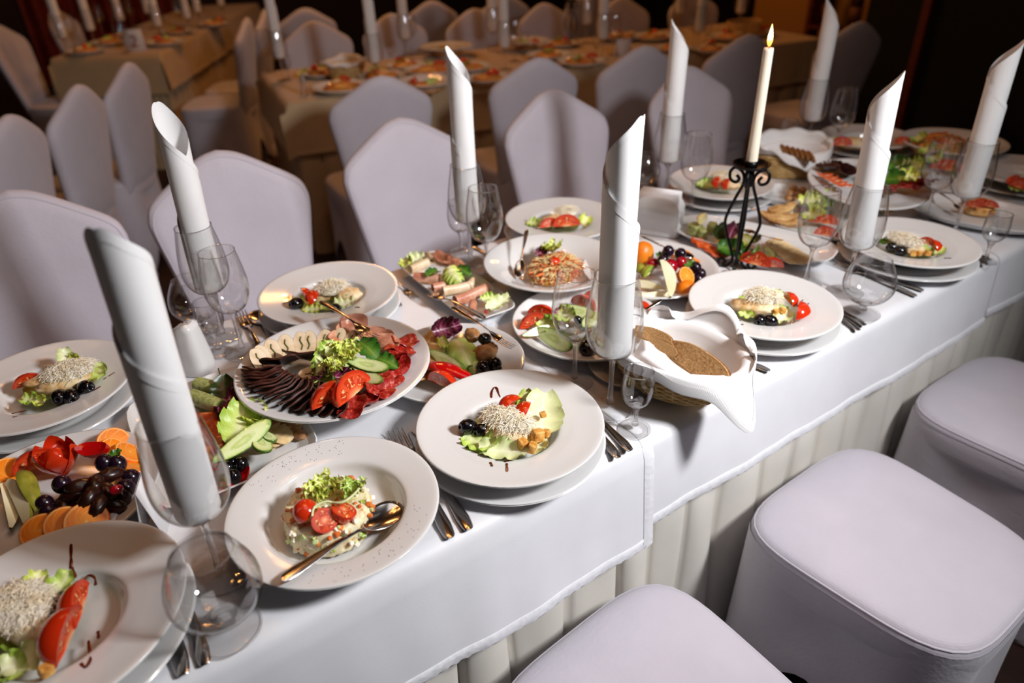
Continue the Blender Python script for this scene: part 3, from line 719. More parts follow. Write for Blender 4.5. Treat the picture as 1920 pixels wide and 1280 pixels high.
def shreds_geo(rx, ry, h, n, l=0.018, r=0.0006, seed=0, flat=False):
    q = random.Random(seed); g = G()
    for _ in range(n):
        a = q.uniform(0, 2 * PI); d = math.sqrt(q.random()) * (1.08 if q.random() < 0.12 else 0.96)
        x, y = rx * d * math.cos(a), ry * d * math.sin(a); z = h * max(0.0, 1 - d * d) ** 0.7 + q.uniform(-0.001, 0.004)
        L = l * q.uniform(0.4, 1.15); b = q.uniform(0, 2 * PI); e = q.uniform(-0.5, 0.5); c = q.uniform(-1, 1) * 0.35 * L
        pts = []
        for k in range(4):
            t = k / 3 - 0.5
            pts.append((x + L * t * math.cos(b) - c * (t * t) * math.sin(b) * 2, y + L * t * math.sin(b) + c * t * t * math.cos(b) * 2, z + L * t * e * 0.6 + 0.0025 * (0.25 - t * t) * 4))
        sweep(pts, r * q.uniform(0.7, 1.3), 3, g=g, caps=False)
    return g
def put(name, g, mats, p, label, cat, yaw=0.0, rx=0.0, ry=0.0, group=None, sc=1.0, kind=None):
    o = obj(name, g, mats, loc=p, rot=(rx, ry, yaw))
    if sc != 1.0: o.scale = (sc,) * 3 if not isinstance(sc, tuple) else sc
    return tag(o, label, cat, group, kind)
def pyaw(px, py, dx, dy, z=0.04):
    d = T(px + dx, py + dy, z) - T(px, py, z); return math.atan2(d.y, d.x)
PROTO = {}
def proto(key, fn):
    if key not in PROTO: PROTO[key] = fn()
    return PROTO[key]
def m_wedge(): return proto('wedge', lambda: mesh('tomato_wedge', tomato_wedge(), [M['tomato'], M['tomflesh']]))
def m_olive(): return proto('olive', lambda: mesh('black_olive', olive_geo(), M['olive']))
def m_half(): return proto('half', lambda: mesh('halved_tomato', half_ball(0.0155, 0.92), [M['tomato'], M['tomflesh']]))
def wedge(px, py, z, label, d=(30, -10), roll=2.2, sc=1.0, ry=0.0, group=None):
    return put('tomato_wedge', m_wedge(), None, T(px, py, z), label, 'tomato', pyaw(px, py, *d, z), roll, ry, group, sc)
def olive(px, py, z, label, d=(20, 10), rx=1.45, sc=1.0, group=None):
    return put('black_olive', m_olive(), None, T(px, py, z), label, 'olive', pyaw(px, py, *d, z), rx, 0, group, sc)
def leaf(px, py, z, label, mat='lettuce', l=0.06, w=0.025, d=(30, 0), rx=0.0, ry=0.0, cup=0.35, ruf=0.005, k=4, curl=0.5, seed=0, name='lettuce_leaf', cat='leaf', group=None, tip=0.55):
    return put(name, leaf_geo(l, w, cup, ruf, k, curl, seed, tip=tip), M[mat], T(px, py, z), label, cat, pyaw(px, py, *d, z), rx, ry, group)
def crouton(px, py, z, label, s=0.0125, yaw=0.0, seed=0, group=None):
    return put('crouton', cube_geo(s, seed), M['crouton'], T(px, py, z), label, 'crouton', yaw, 0.2, 0.15, group)
def chicken(px, py, z, label, d=(60, 25), rx_=0.038, ry_=0.022, rz_=0.012, tilt=(0, 0), seed=0):
    return put('chicken_fillet', blob(rx_, ry_, rz_, 0.22, 2.2, seed, 26, 14), M['chicken'], T(px, py, z), label, 'chicken', pyaw(px, py, *d, z), tilt[0], tilt[1])
def cheese(px, py, z, label, a=0.036, b=0.026, h=0.012, n=260, d=(60, 25), seed=0):
    g = shreds_geo(a, b, h, int(n * 1.7), 0.021, 0.00046, seed); g.join(blob(a * 0.86, b * 0.86, h * 0.95, 0.2, 4, seed, 22, 12, flatb=-0.003))
    return put('grated_cheese', g, M['cheese'], T(px, py, z), label, 'cheese', pyaw(px, py, *d, z), kind='stuff')
def sauce(pl, pts, r=0.0022, z=0.0, flat=0.35):
    """a line of dark sauce on a plate: child of the plate, given in photo pixels"""
    w = [T(px, py, z) - pl.location for px, py in pts]
    # drape on the rim: the streak follows the rim's slope
    for q in w:
        rr = math.hypot(q.x, q.y); q.z = max(0.0405 + 0.0 * rr, 0.0320 + (rr - 0.0745) * 0.142 if rr > 0.0745 else 0.0315) - 0.0015
        q.z = min(q.z, 0.0425)
    sp = smooth_path(w, 5); n = len(sp)
    g = sweep(sp, [(r * (0.55 + 0.45 * abs(math.sin(2.2 * i / n * PI))), r * flat) for i in range(n)], 8)
    o = obj('sauce_streak', g, M['sauce'], pl); o['label'] = 'dark balsamic sauce streak'; return o
def streak(pl, pts, r=0.0022):
    w = []
    for px, py in pts:
        q = T(px, py, pl.location.z - TZ + 0.036) - pl.location; rr = math.hypot(q.x, q.y)
        q.z = float(np.interp(rr, (0.070, 0.0745, 0.088, 0.118, 0.1405), (0.026, 0.0312, 0.0342, 0.0387, 0.0431))); w.append(q)
    sp = smooth_path(w, 5); n = len(sp)
    g = sweep(sp, [(r * (0.5 + 0.5 * abs(math.sin(2.4 * i / n * PI + 0.4))), r * 0.35) for i in range(n)], 8)
    o = obj('sauce_streak', g, M['sauce'], pl); o['label'] = 'dark balsamic sauce streak'; return o
GP, GU = 'white salad plates on the long table', 'white saucers under the salad plates'
def setting(uv, where, sc=1.0):
    plate('saucer', uv, 0.0008, 'flat white under-plate below the ' + where, GU, sc, 'under_plate')
    return plate('salad', uv, 0.0082, 'deep white rimmed plate: the ' + where, GP, sc)

# ================================================================= salads, front row and back row
# 1 -- the salad nearest the bread basket, with the sauce loop
s1 = setting((0.462, 0.712), 'salad plate with the red sauce loop'); w1 = 'on the sauce-loop salad'
for pts in (((921, 752), (921, 738), (925, 728), (931, 727), (935, 736), (940, 745)), ((925, 754), (923, 762)), ((919, 864), (922, 870), (922, 873)), ((950, 866), (951, 884)), ((945, 862), (958, 858))): streak(s1, pts, 0.0022)
leaf(1016, 783, 0.050, 'big pale iceberg leaf standing ' + w1, 'iceberg', 0.078, 0.036, (8, -60), 0.1, -0.25, 0.25, 0.003, 3, 0.4, 1, tip=0.35)
leaf(985, 752, 0.058, 'small green leaf tip behind the tomatoes ' + w1, 'lettuce', 0.036, 0.016, (4, -40), 0.2, -0.9, 0.5, 0.003, 3, 0.5, 2)
leaf(900, 830, 0.040, 'folded green lettuce leaf under the chicken ' + w1, 'lettuce', 0.058, 0.022, (50, 22), 0.25, 0, 0.45, 0.005, 4, 0.4, 3)
leaf(945, 846, 0.041, 'pale curled lettuce rib at the front ' + w1, 'iceberg', 0.075, 0.020, (60, 8), 0.35, 0, 0.5, 0.004, 3, 0.3, 4)
leaf(1000, 836, 0.040, 'pale lettuce piece under the croutons ' + w1, 'iceberg', 0.05, 0.02, (50, -25), 0.2, 0, 0.4, 0.004, 3, 0.4, 5)
leaf(950, 800, 0.030, 'broad lettuce bed lining the well ' + w1, 'lettuce', 0.10, 0.05, (50, 20), 0, 0, 0.12, 0.004, 4, 0.1, 6)
chicken(945, 806, 0.048, 'browned chicken fillet under grated cheese ' + w1, (110, 50), 0.046, 0.025, 0.013, seed=1)
cheese(952, 792, 0.055, 'grated cheese heaped ' + w1, 0.045, 0.027, 0.014, 420, (110, 45), 1)
wedge(958, 764, 0.056, 'orange-red tomato wedge, upper of the pair ' + w1, (40, -25), 3.0, 0.85)
wedge(986, 776, 0.054, 'glossy red tomato wedge, lower of the pair ' + w1, (15, -40), 2.9, 0.8)
olive(878, 800, 0.050, 'whole black olive on the well edge ' + w1, (20, 25), 1.2, 1.12)
olive(905, 806, 0.046, 'black olive tucked under the chicken ' + w1, (30, 25), 1.45, 1.1)
for k, (x, y, s) in enumerate(((978, 838, 0.0145), (996, 846, 0.0145), (1007, 825, 0.0165), (1024, 818, 0.012), (1019, 781, 0.010))):
    crouton(x, y, 0.046 if k < 4 else 0.058, ('toasted crouton, darkest edge, ' , 'toasted crouton lowest of the heap ', 'largest pale crouton ', 'crouton against the well wall ', 'tiny crouton on the iceberg leaf ')[k] + w1, s, k * 0.7, k)
# 2 -- between bread basket and snifter
s2 = setting((1.071, 0.728), 'salad plate between bread basket and snifter'); w2 = 'on the salad by the snifter'
for pts in (((1495, 566), (1506, 560)), ((1500, 572), (1517, 567)), ((1388, 608), (1394, 607)), ((1385, 598), (1390, 598))): streak(s2, pts, 0.0018)
leaf(1430, 578, 0.030, 'lettuce bed in the well ' + w2, 'lettuce', 0.10, 0.05, (50, 10), 0, 0, 0.12, 0.004, 4, 0.1, 6)
leaf(1400, 592, 0.042, 'green lettuce piece left of the olives ' + w2, 'lettuce', 0.035, 0.013, (25, 15), 0.2, 0, 0.4, 0.003, 3, 0.4, 3)
leaf(1468, 595, 0.042, 'pale lettuce piece right of the olives ' + w2, 'iceberg', 0.045, 0.018, (30, -15), 0.2, 0, 0.4, 0.004, 3, 0.4, 4)
leaf(1454, 553, 0.054, 'thin pale leaf behind the cheese ' + w2, 'iceberg', 0.035, 0.012, (40, -4), 0.9, 0, 0.4, 0.003, 3, 0.4, 5)
chicken(1418, 576, 0.048, 'browned chicken strip under grated cheese ' + w2, (60, 8), 0.044, 0.022, 0.014, seed=2)
chicken(1390, 572, 0.046, 'golden chicken piece at the left end ' + w2, (30, 12), 0.022, 0.014, 0.011, seed=12)
cheese(1428, 564, 0.056, 'grated cheese mound ' + w2, 0.036, 0.024, 0.022, 380, (60, 8), 2)
wedge(1478, 566, 0.056, 'squared red tomato piece ' + w2, (20, 22), 2.7, 0.8)
wedge(1496, 588, 0.046, 'long red tomato wedge down the well side ' + w2, (-8, 25), 2.6, 1.0)
olive(1425, 600, 0.043, 'left black olive of the pair ' + w2, (20, 5), 1.4, 1.1)
olive(1444, 601, 0.043, 'right black olive of the pair ' + w2, (-5, 20), 1.4, 1.05)
for k, (x, y) in enumerate(((1452, 588), (1466, 586))): crouton(x, y, 0.048, ('crouton above the right olive ', 'crouton by the pale lettuce ')[k] + w2, 0.011, k, k + 9)
# 3 -- beyond the snifter
s3 = setting((1.562, 0.719), 'salad plate beyond the snifter'); w3 = 'on the salad beyond the snifter'
streak(s3, ((1636, 442), (1652, 450)), 0.0016); streak(s3, ((1770, 482), (1784, 484)), 0.0016)
leaf(1710, 468, 0.030, 'lettuce bed in the well ' + w3, 'lettuce', 0.10, 0.048, (50, 10), 0, 0, 0.12, 0.004, 4, 0.1, 7)
leaf(1659, 455, 0.046, 'dark green leaf beside the olives ' + w3, 'basil', 0.04, 0.014, (20, 18), 0.3, 0, 0.4, 0.003, 3, 0.4, 3)
leaf(1757, 471, 0.043, 'light green leaf tip by the tomatoes ' + w3, 'lettuce', 0.04, 0.014, (25, -12), 0.3, 0, 0.4, 0.003, 3, 0.4, 4)
chicken(1700, 462, 0.047, 'chicken fillet under grated cheese ' + w3, (50, 18), 0.045, 0.022, 0.012, seed=3)
cheese(1697, 454, 0.055, 'grated cheese heaped ' + w3, 0.042, 0.026, 0.014, 260, (50, 18), 3)
wedge(1737, 458, 0.055, 'rounded red tomato piece, left one ' + w3, (20, 5), 2.7, 0.7)
wedge(1750, 465, 0.052, 'red tomato wedge, right one ' + w3, (15, 15), 2.8, 0.75)
olive(1674, 464, 0.046, 'upper black olive ' + w3, (15, 10), 1.4, 1.1)
olive(1689, 471, 0.044, 'lower black olive ' + w3, (15, 12), 1.4, 1.1)
for k, (x, y) in enumerate(((1722, 478), (1738, 479), (1712, 480))): crouton(x, y, 0.044, ('middle crouton ', 'right crouton ', 'left crouton ')[k] + w3, 0.012, k, k + 4)
# 4 -- back row, before the pointed chair
s4 = setting((1.036, 1.320), 'salad plate in the back row by the carrot bowl'); w4 = 'on the back-row salad by the carrot bowl'
leaf(1048, 420, 0.030, 'lettuce bed in the well ' + w4, 'lettuce', 0.11, 0.05, (50, 2), 0, 0, 0.12, 0.005, 4, 0.1, 8)
leaf(1002, 419, 0.046, 'green lettuce tuft, left end ' + w4, 'lettuce', 0.04, 0.016, (30, 8), 0.4, 0, 0.4, 0.005, 4, 0.4, 3)
leaf(1096, 415, 0.052, 'pale frilled lettuce, right end ' + w4, 'frisee', 0.04, 0.018, (15, -20), 0.4, 0, 0.5, 0.006, 4, 0.4, 4)
chicken(1040, 412, 0.050, 'sliced chicken fillet ' + w4, (60, -14), 0.046, 0.022, 0.013, seed=4)
cheese(1060, 400, 0.058, 'browned grated cheese ' + w4, 0.034, 0.022, 0.014, 200, (50, -8), 4)
wedge(1031, 425, 0.048, 'flat tomato wedge, left of two ' + w4, (40, -6), 2.5, 0.95)
wedge(1062, 424, 0.050, 'long tomato wedge, right of two ' + w4, (40, -3), 2.4, 1.25)
# 5 -- back row, behind the cold cuts
s5 = setting((0.407, 1.300), 'salad plate behind the cold-cut dish'); w5 = 'on the salad behind the cold cuts'
streak(s5, ((530, 568), (545, 562)), 0.002); streak(s5, ((666, 574), (674, 576)), 0.002)
leaf(606, 566, 0.030, 'lettuce bed in the well ' + w5, 'lettuce', 0.11, 0.05, (50, -8), 0, 0, 0.12, 0.005, 4, 0.1, 9)
leaf(645, 570, 0.044, 'pale lettuce chunk below the chicken ' + w5, 'iceberg', 0.042, 0.018, (40, -4), 0.3, 0, 0.4, 0.005, 4, 0.4, 3)
leaf(588, 580, 0.041, 'yellow-green lettuce in front of the tomatoes ' + w5, 'frisee', 0.042, 0.014, (40, 2), 0.4, 0, 0.4, 0.005, 4, 0.4, 4)
leaf(624, 532, 0.062, 'thin leaf sticking up behind the cheese ' + w5, 'iceberg', 0.03, 0.010, (12, -20), 0.5, 0, 0.5, 0.004, 3, 0.4, 5)
chicken(652, 552, 0.050, 'pale chicken end showing ' + w5, (45, 5), 0.030, 0.021, 0.014, seed=5)
chicken(610, 552, 0.046, 'browned chicken piece under the cheese ' + w5, (45, -12), 0.036, 0.02, 0.012, seed=15)
cheese(622, 544, 0.057, 'peppered grated cheese ' + w5, 0.036, 0.023, 0.017, 300, (50, -6), 5)
wedge(570, 558, 0.055, 'dark red tomato wedge next to the olive ' + w5, (15, 25), 2.6, 0.85)
wedge(585, 563, 0.054, 'orange-red tomato wedge ' + w5, (-6, 25), 2.9, 0.85)
olive(556, 569, 0.049, 'big black olive ' + w5, (20, 12), 1.3, 1.15)
olive(629, 578, 0.044, 'black olive behind the fork handle ' + w5, (20, 2), 1.3, 0.95)
# 6 -- far left, by the salt shaker
s6 = setting((-0.117, 1.274), 'salad plate before the salt shaker'); w6 = 'on the salad before the salt shaker'
for pts in (((17, 766), (45, 760)), ((22, 779), (60, 768), (72, 764)), ((194, 710), (216, 699)), ((176, 731), (188, 724))): streak(s6, pts, 0.0017)
leaf(116, 724, 0.030, 'lettuce bed in the well ' + w6, 'lettuce', 0.115, 0.05, (60, -14), 0, 0, 0.12, 0.005, 4, 0.1, 10)
leaf(122, 670, 0.064, 'pale upright lettuce piece ' + w6, 'iceberg', 0.032, 0.014, (6, -20), 0.3, -0.6, 0.5, 0.004, 3, 0.4, 3)
leaf(140, 676, 0.062, 'yellow-green lettuce edge behind the cheese ' + w6, 'frisee', 0.03, 0.012, (20, 4), 0.5, 0, 0.5, 0.004, 3, 0.4, 4)
leaf(58, 750, 0.042, 'chopped green lettuce, lower left ' + w6, 'lettuce', 0.03, 0.014, (20, 4), 0.3, 0, 0.4, 0.004, 3, 0.4, 5)
leaf(80, 754, 0.042, 'curled lettuce next to the olives ' + w6, 'frisee', 0.03, 0.012, (20, 10), 0.5, 0, 0.5, 0.004, 3, 0.6, 6)
leaf(188, 702, 0.046, 'lettuce leaf along the well edge, right ' + w6, 'lettuce', 0.05, 0.018, (12, -30), -0.3, 0, 0.4, 0.004, 3, 0.4, 7)
wedge(56, 722, 0.046, 'dark tomato wedge under the chicken slice ' + w6, (40, -12), 2.6, 0.9)
chicken(88, 708, 0.056, 'thin pale chicken slice ' + w6, (60, -20), 0.034, 0.018, 0.006, seed=6)
chicken(120, 716, 0.048, 'browned chicken under the grated cheese ' + w6, (60, -16), 0.044, 0.024, 0.012, seed=16)
cheese(130, 700, 0.057, 'tall heap of grated cheese ' + w6, 0.043, 0.028, 0.016, 420, (60, -16), 6)
olive(112, 744, 0.045, 'black olive, left of three ' + w6, (20, -4), 1.3, 1.2)
olive(133, 743, 0.044, 'black olive, middle of three ' + w6, (30, -10), 1.5, 1.2)
olive(161, 726, 0.046, 'black olive, right of three ' + w6, (20, -12), 1.3, 1.15)
# 7 -- bottom left corner
s7 = setting((-0.152, 0.732), 'salad plate cut by the bottom left corner', 1.0); w7 = 'on the corner salad'
for pts in (((134, 1022), (133, 1040), (131, 1056), (121, 1072)), ((133, 1058), (137, 1072)), ((146, 1098), (150, 1082), (160, 1068), (172, 1072), (174, 1086)), ((160, 1190), (164, 1215), (168, 1235), (160, 1249), (150, 1240)), ((178, 1172), (179, 1186))): streak(s7, pts, 0.0021)
leaf(50, 1160, 0.032, 'lettuce bed in the well ' + w7, 'lettuce', 0.11, 0.052, (60, -10), 0, 0, 0.12, 0.005, 4, 0.1, 11)
leaf(107, 1112, 0.055, 'green lettuce rib beside the olives ' + w7, 'lettuce', 0.05, 0.016, (20, -22), 0.3, -0.2, 0.5, 0.005, 4, 0.4, 3)
leaf(66, 1092, 0.058, 'short pale lettuce behind the cheese ' + w7, 'frisee', 0.03, 0.013, (10, -20), 0.4, 0, 0.5, 0.004, 3, 0.4, 4)
leaf(55, 1238, 0.042, 'pale lettuce below the tomato wedges ' + w7, 'iceberg', 0.05, 0.02, (40, -14), 0.2, 0, 0.4, 0.004, 3, 0.4, 5)
leaf(20, 1255, 0.040, 'dark lettuce at the plate bottom ' + w7, 'lettuce', 0.05, 0.02, (40, 4), 0.2, 0, 0.4, 0.004, 3, 0.4, 6)
chicken(50, 1160, 0.048, 'browned chicken under the cheese ' + w7, (40, 30), 0.04, 0.026, 0.014, seed=7)
cheese(40, 1140, 0.056, 'thick mat of grated cheese ' + w7, 0.042, 0.034, 0.014, 460, (40, 20), 7)
olive(130, 1122, 0.050, 'upper black olive ' + w7, (10, 20), 1.3, 1.15)
olive(108, 1150, 0.048, 'lower black olive ' + w7, (20, 10), 1.3, 0.95)
wedge(158, 1135, 0.052, 'curved tomato wedge, upper of two ' + w7, (12, -42), 2.4, 1.15)
wedge(133, 1196, 0.050, 'long bright tomato wedge, lower of two ' + w7, (22, -50), 2.7, 1.35)
crouton(88, 1262, 0.046, 'crouton at the lower edge ' + w7, 0.014, 0.4, 3)
# 8 -- the potato-salad plate with the spoon
p8 = plate('pasta', (0.177, 0.711), 0.001, 'deep white plate with the moulded vegetable salad and spoon', GP, 1.0)
pp = R; g = G()
for k in range(95):                                                            # ground pepper on the rim
    a = pp.choice((pp.uniform(1.0, 2.3), pp.uniform(-2.2, -0.6))); rr = pp.uniform(0.105, 0.132)
    z = float(np.interp(rr, (0.1, 0.12, 0.1375), (0.0388, 0.0432, 0.0464)))
    g.join(blob(0.0006, 0.0006, 0.0005, 0, 1, 0, 5, 4), Matrix.Translation((rr * math.cos(a), rr * math.sin(a), z)))
tag(obj('pepper_specks', g, M['pepper'], p8), kind='stuff')['label'] = 'coarse ground pepper sprinkled on the rim'
def puck(r, h, seed=3):
    g = G(); P = []; n = 90
    rows = [(r * 0.96, 0.0), (r * 1.0, h * 0.15), (r * 1.0, h * 0.4), (r, h * 0.65), (r * 0.98, h * 0.88), (r * 0.93, h), (r * 0.8, h * 1.02), (r * 0.6, h * 1.03), (r * 0.4, h * 1.03), (r * 0.2, h * 1.03), (0.0005, h * 1.03)]
    rows = [(q.x, q.y) for q in smooth_path([(a, b, 0) for a, b in rows], 3)]
    for i in range(n):
        row = []
        for rr, z in rows:
            a = 2 * PI * i / n; p = Vector((rr * math.cos(a), rr * math.sin(a), z)); k = noise.noise(p * 160) * 0.0022 + noise.noise(p * 330 + Vector((9, 2, 1))) * 0.0016
            d = Vector((p.x, p.y, max(0, z - h * 0.7) * 3)).normalized(); row.append(p + d * k)
        P.append(row)
    return g.grid(P, cu=True)
CP = T(621, 985, 0.012)
ps = put('moulded_salad', puck(0.0575, 0.038), M['salad'], CP, 'round moulded salad of diced vegetables on the spoon plate', 'salad')
q = random.Random(11)
for nm, mt, cnt in (('carrot_dice', 'carrot', 46), ('pickle_dice', 'cucflesh', 40), ('egg_dice', 'cheese', 60), ('pea', 'kiwi', 14)):
    g = G()
    for k in range(cnt):
        a = q.uniform(0, 2 * PI); side = q.random() < 0.6
        rr = 0.0575 if side else 0.0575 * math.sqrt(q.random()) * 0.95; z = q.uniform(0.003, 0.036) if side else 0.0395
        mm = Matrix.Translation((rr * math.cos(a), rr * math.sin(a), z)) @ Euler((q.uniform(0, 3), q.uniform(0, 3), q.uniform(0, 3))).to_matrix().to_4x4()
        g.join(cube_geo(q.uniform(0.0045, 0.007), k), mm)
    tag(obj(nm, g, M[mt], ps, smooth=False), kind='stuff')
put('halved_tomato', m_half(), None, T(609, 975, 0.064), 'halved cherry tomato, lowest of three on the moulded salad', 'tomato', 0.3, 0.55, -0.1, None, 1.12)
put('halved_tomato', m_half(), None, T(645, 955, 0.064), 'halved cherry tomato towards the spoon on the moulded salad', 'tomato', 1.2, 0.45, 0.2, None, 1.18)
put('halved_tomato', m_half(), None, T(574, 960, 0.064), 'cherry tomato half lying skin up on the moulded salad', 'tomato', 1.2, 2.6, 0.1, None, 1.15)
put('frisee_sprouts', frisee_geo(0.034, 16, 4), M['frisee'], T(608, 922, 0.060), 'tangle of pale curly frisee sprouts on the moulded salad', 'salad leaf', 0.4)
put('frisee_sprouts', frisee_geo(0.022, 9, 6), M['lettuce'], T(662, 922, 0.060), 'small green sprig on the moulded salad', 'salad leaf', 1.4)
for k, (pts, lb) in enumerate(((((585, 968), (590, 950), (612, 940), (628, 944)), 'pale curled sprout stalk arching over the cherry tomatoes'), (((612, 940), (640, 942), (662, 928), (676, 912)), 'pale sprout stalk running to the green sprig'))):
    g = sweep(smooth_path([T(x, y, 0.076 - 0.004 * (i in (0, 3))) for i, (x, y) in enumerate(pts)], 5), 0.0016, 6); put('sprout_stalk', g, M['iceberg'], (0, 0, 0), lb, 'salad leaf')
cutlery('spoon', T(528, 1089, 0.056), T(751, 950, 0.022), 'steel spoon resting in the moulded-salad plate', roll=0.25)
# more settings at the far end
s10 = setting((1.547, 1.256), 'salad plate behind the candlestick'); w10 = 'on the salad behind the candlestick'
leaf(1345, 348, 0.032, 'lettuce bed ' + w10, 'lettuce', 0.11, 0.05, (50, 4), 0, 0, 0.12, 0.005, 4, 0.1, 12)
leaf(1322, 346, 0.048, 'pale green lettuce tuft ' + w10, 'lettuce', 0.045, 0.02, (30, 8), 0.4, 0, 0.4, 0.005, 4, 0.4, 3)
chicken(1362, 346, 0.048, 'chicken under cheese ' + w10, (40, 6), 0.04, 0.022, 0.013, seed=8)
cheese(1356, 332, 0.058, 'grated cheese ' + w10, 0.04, 0.022, 0.013, 160, (40, 4), 8)
wedge(1347, 347, 0.056, 'upright tomato wedge, left of two ' + w10, (10, -25), 2.6, 1.0)
wedge(1365, 350, 0.056, 'upright tomato wedge, right of two ' + w10, (10, -25), 2.6, 0.95)
s11 = setting((2.255, 1.262), 'salad plate by the stemmed glasses at the far table end'); w11 = 'on the far-end salad by the stemmed glasses'
chicken(1600, 268, 0.05, 'chicken with cheese ' + w11, (40, 6), 0.045, 0.026, 0.018, seed=9)
wedge(1577, 273, 0.055, 'red tomato wedge ' + w11, (30, 0), 2.6, 1.2)
leaf(1560, 268, 0.045, 'pale lettuce ' + w11, 'iceberg', 0.05, 0.02, (30, 8), 0.4, 0, 0.4, 0.005, 4, 0.4, 3)
s12 = setting((2.270, 0.800), 'plate cut by the right edge behind the leaning napkin'); w12 = 'on the plate cut by the right edge'
for k, (x, y) in enumerate(((1903, 343), (1915, 348), (1908, 352))): wedge(x, y, 0.05, ('upper', 'outer', 'lower')[k] + ' orange-red tomato piece ' + w12, (20, 6 * k - 6), 2.4, 0.9)
leaf(1912, 354, 0.045, 'green leaf scrap ' + w12, 'lettuce', 0.05, 0.02, (30, 8), 0.4, 0, 0.4, 0.005, 4, 0.4, 3)

# ================================================================= shared dishes
# cold cuts on a footed dish
cold = plate('footed', (0.303, 1.012), 0.0005, 'footed round white dish of sliced cold cuts', None, 1.0, 'footed_dish', 'dish'); ZC = 0.056
CC = T(596, 685, ZC)
wc = 'on the cold-cut dish'
n = 17
for k in range(n):                                                              # dark cured meat, a fan over the left half
    t = k / (n - 1); px = 520 + 120 * t ** 1.5 - 6 * math.sin(PI * t); py = 696 + 46 * t ** 0.9
    a = math.radians(172 + 96 * t)
    ex, ey = px + 60 * math.cos(a), py - 34 * math.sin(a) * 1.0
    put('cured_meat_slice', proto('cured%d' % (k % 3), lambda: mesh('cured_meat_slice', meat_geo(0.034, 0.017, 0.0032, k, 5, 0.0012), [M['cured2'], M['cured']])), None,
        T((px + ex) / 2, (py + ey) / 2, ZC + 0.010 + 0.004 * math.sin(PI * t)), 'dark cured-meat slice, ' + ORD[k] + ' from the upper end of the fan ' + wc, 'meat', pyaw(px, py, ex - px, ey - py, ZC), 0.55, 0.10, 'dark cured-meat slices on the cold-cut dish')
for k in range(2):
    put('cured_meat_slice', proto('cured%d' % k, None), None, T((524, 560)[k], (680, 668)[k], ZC + 0.020), ('dark cured-meat slice standing at the upper end of its fan', 'glossy dark cured-meat slice against the chicken-roll slices')[k], 'meat', (2.6, 2.2)[k], 0.9, 0.1)
rp = smooth_path([(482, 672, 0), (498, 660, 0), (520, 651, 0), (548, 643, 0), (576, 640, 0), (606, 637, 0), (632, 634, 0), (655, 638, 0)], 2)
def roll_slice(seed):
    g = disc(0.023, 0.0045, 0.62, 26, 2.3, 0.03, seed); g.join(sweep([(-0.012, 0.001, 0.0046), (-0.004, -0.002, 0.0048), (0.006, 0.002, 0.0048), (0.013, 0, 0.0046)], 0.0013, 5), None, 2); return g
for k in range(9):
    q = rp[min(len(rp) - 1, int(k * (len(rp) - 1) / 8))]
    put('chicken_roll_slice', proto('croll%d' % (k % 2), lambda: mesh('chicken_roll_slice', roll_slice(k), [M['rollrind'], M['roll'], M['herb']])), None, T(q.x + 4, q.y + 4, ZC + 0.013), 'pale chicken-roll slice with herb line, ' + ORD[k] + ' from the dark-meat end ' + wc, 'meat', 1.75 - 0.14 * k, 0.0, -0.75 + 0.02 * k, 'chicken-roll slices on the cold-cut dish')
put('chicken_roll_slice', proto('croll0', None), None, T(582, 702, ZC + 0.012), 'brown-rimmed chicken-roll slice half under the lettuce ' + wc, 'meat', 0.4, 0.3, 0.2)
for k, (x, y, yw, tl) in enumerate(((640, 632, 0.2, 0.5), (664, 604, -0.4, 1.0), (684, 636, 0.6, 0.6), (700, 628, -0.5, 0.7), (716, 632, -0.9, 0.7), (730, 642, -1.2, 0.5), (652, 616, 0.3, 0.6))):
    put('smoked_ham_slice', proto('ham%d' % (k % 3), lambda: mesh('smoked_ham_slice', meat_geo(0.026, 0.016, 0.003, k + 5, 9, 0.0025), [M['hamrind'], M['ham']])), None, T(x, y, ZC + 0.014), ('pink smoked-ham slice beside the chicken-roll fan', 'upright folded smoked-ham slice under the fork handle', 'smoked-ham slice under the fork tines', 'smoked-ham slice behind the fork tines', 'curled smoked-ham slice beyond the fork', 'smoked-ham slice next to the salami', 'long smoked-ham slice beside the fork handle')[k] + ' ' + wc, 'meat', yw, tl, 0.1)
for k in range(12):                                                             # salami down the right side
    t = k / 11; x = 760 - 84 * t ** 1.7 - 12 * (k % 2); y = 642 + 122 * t
    put('salami_slice', proto('salami%d' % (k % 4), lambda: mesh('salami_slice', meat_geo(0.025, 0.022, 0.0022, k + 20, 7, 0.0032), [M['salami'], M['salami']])), None, T(x, y, ZC + 0.008 + 0.003 * (k % 3)), 'ragged red salami slice, ' + ORD[k] + ' from the ham end ' + wc, 'meat', 0.8 * k, 0.25 * math.sin(k), 0.25, 'salami slices on the cold-cut dish')
leaf(596, 690, ZC + 0.022, 'upright green lettuce leaf at the centre ' + wc, 'lettuce', 0.055, 0.02, (0, -40), 0.7, -0.4, 0.5, 0.006, 4, 0.5, 1)
leaf(620, 728, ZC + 0.016, 'curled lettuce leaf below the radicchio ' + wc, 'lettuce', 0.07, 0.02, (34, 26), 0.5, 0, 0.6, 0.007, 4, 0.5, 2)
leaf(613, 696, ZC + 0.026, 'purple radicchio leaf standing at the centre ' + wc, 'radicchio', 0.055, 0.022, (16, 34), 0.8, -0.2, 0.6, 0.005, 3, 0.5, 3, 'radicchio_leaf')
leaf(648, 708, ZC + 0.020, 'purple radicchio tip between cucumber and tomato ' + wc, 'radicchio', 0.045, 0.015, (40, 2), 0.5, 0, 0.6, 0.004, 3, 0.5, 4, 'radicchio_leaf')
leaf(614, 658, ZC + 0.030, 'light lettuce leaf top of the heap ' + wc, 'lettuce', 0.04, 0.018, (20, -16), 0.4, -0.5, 0.5, 0.006, 4, 0.5, 5)
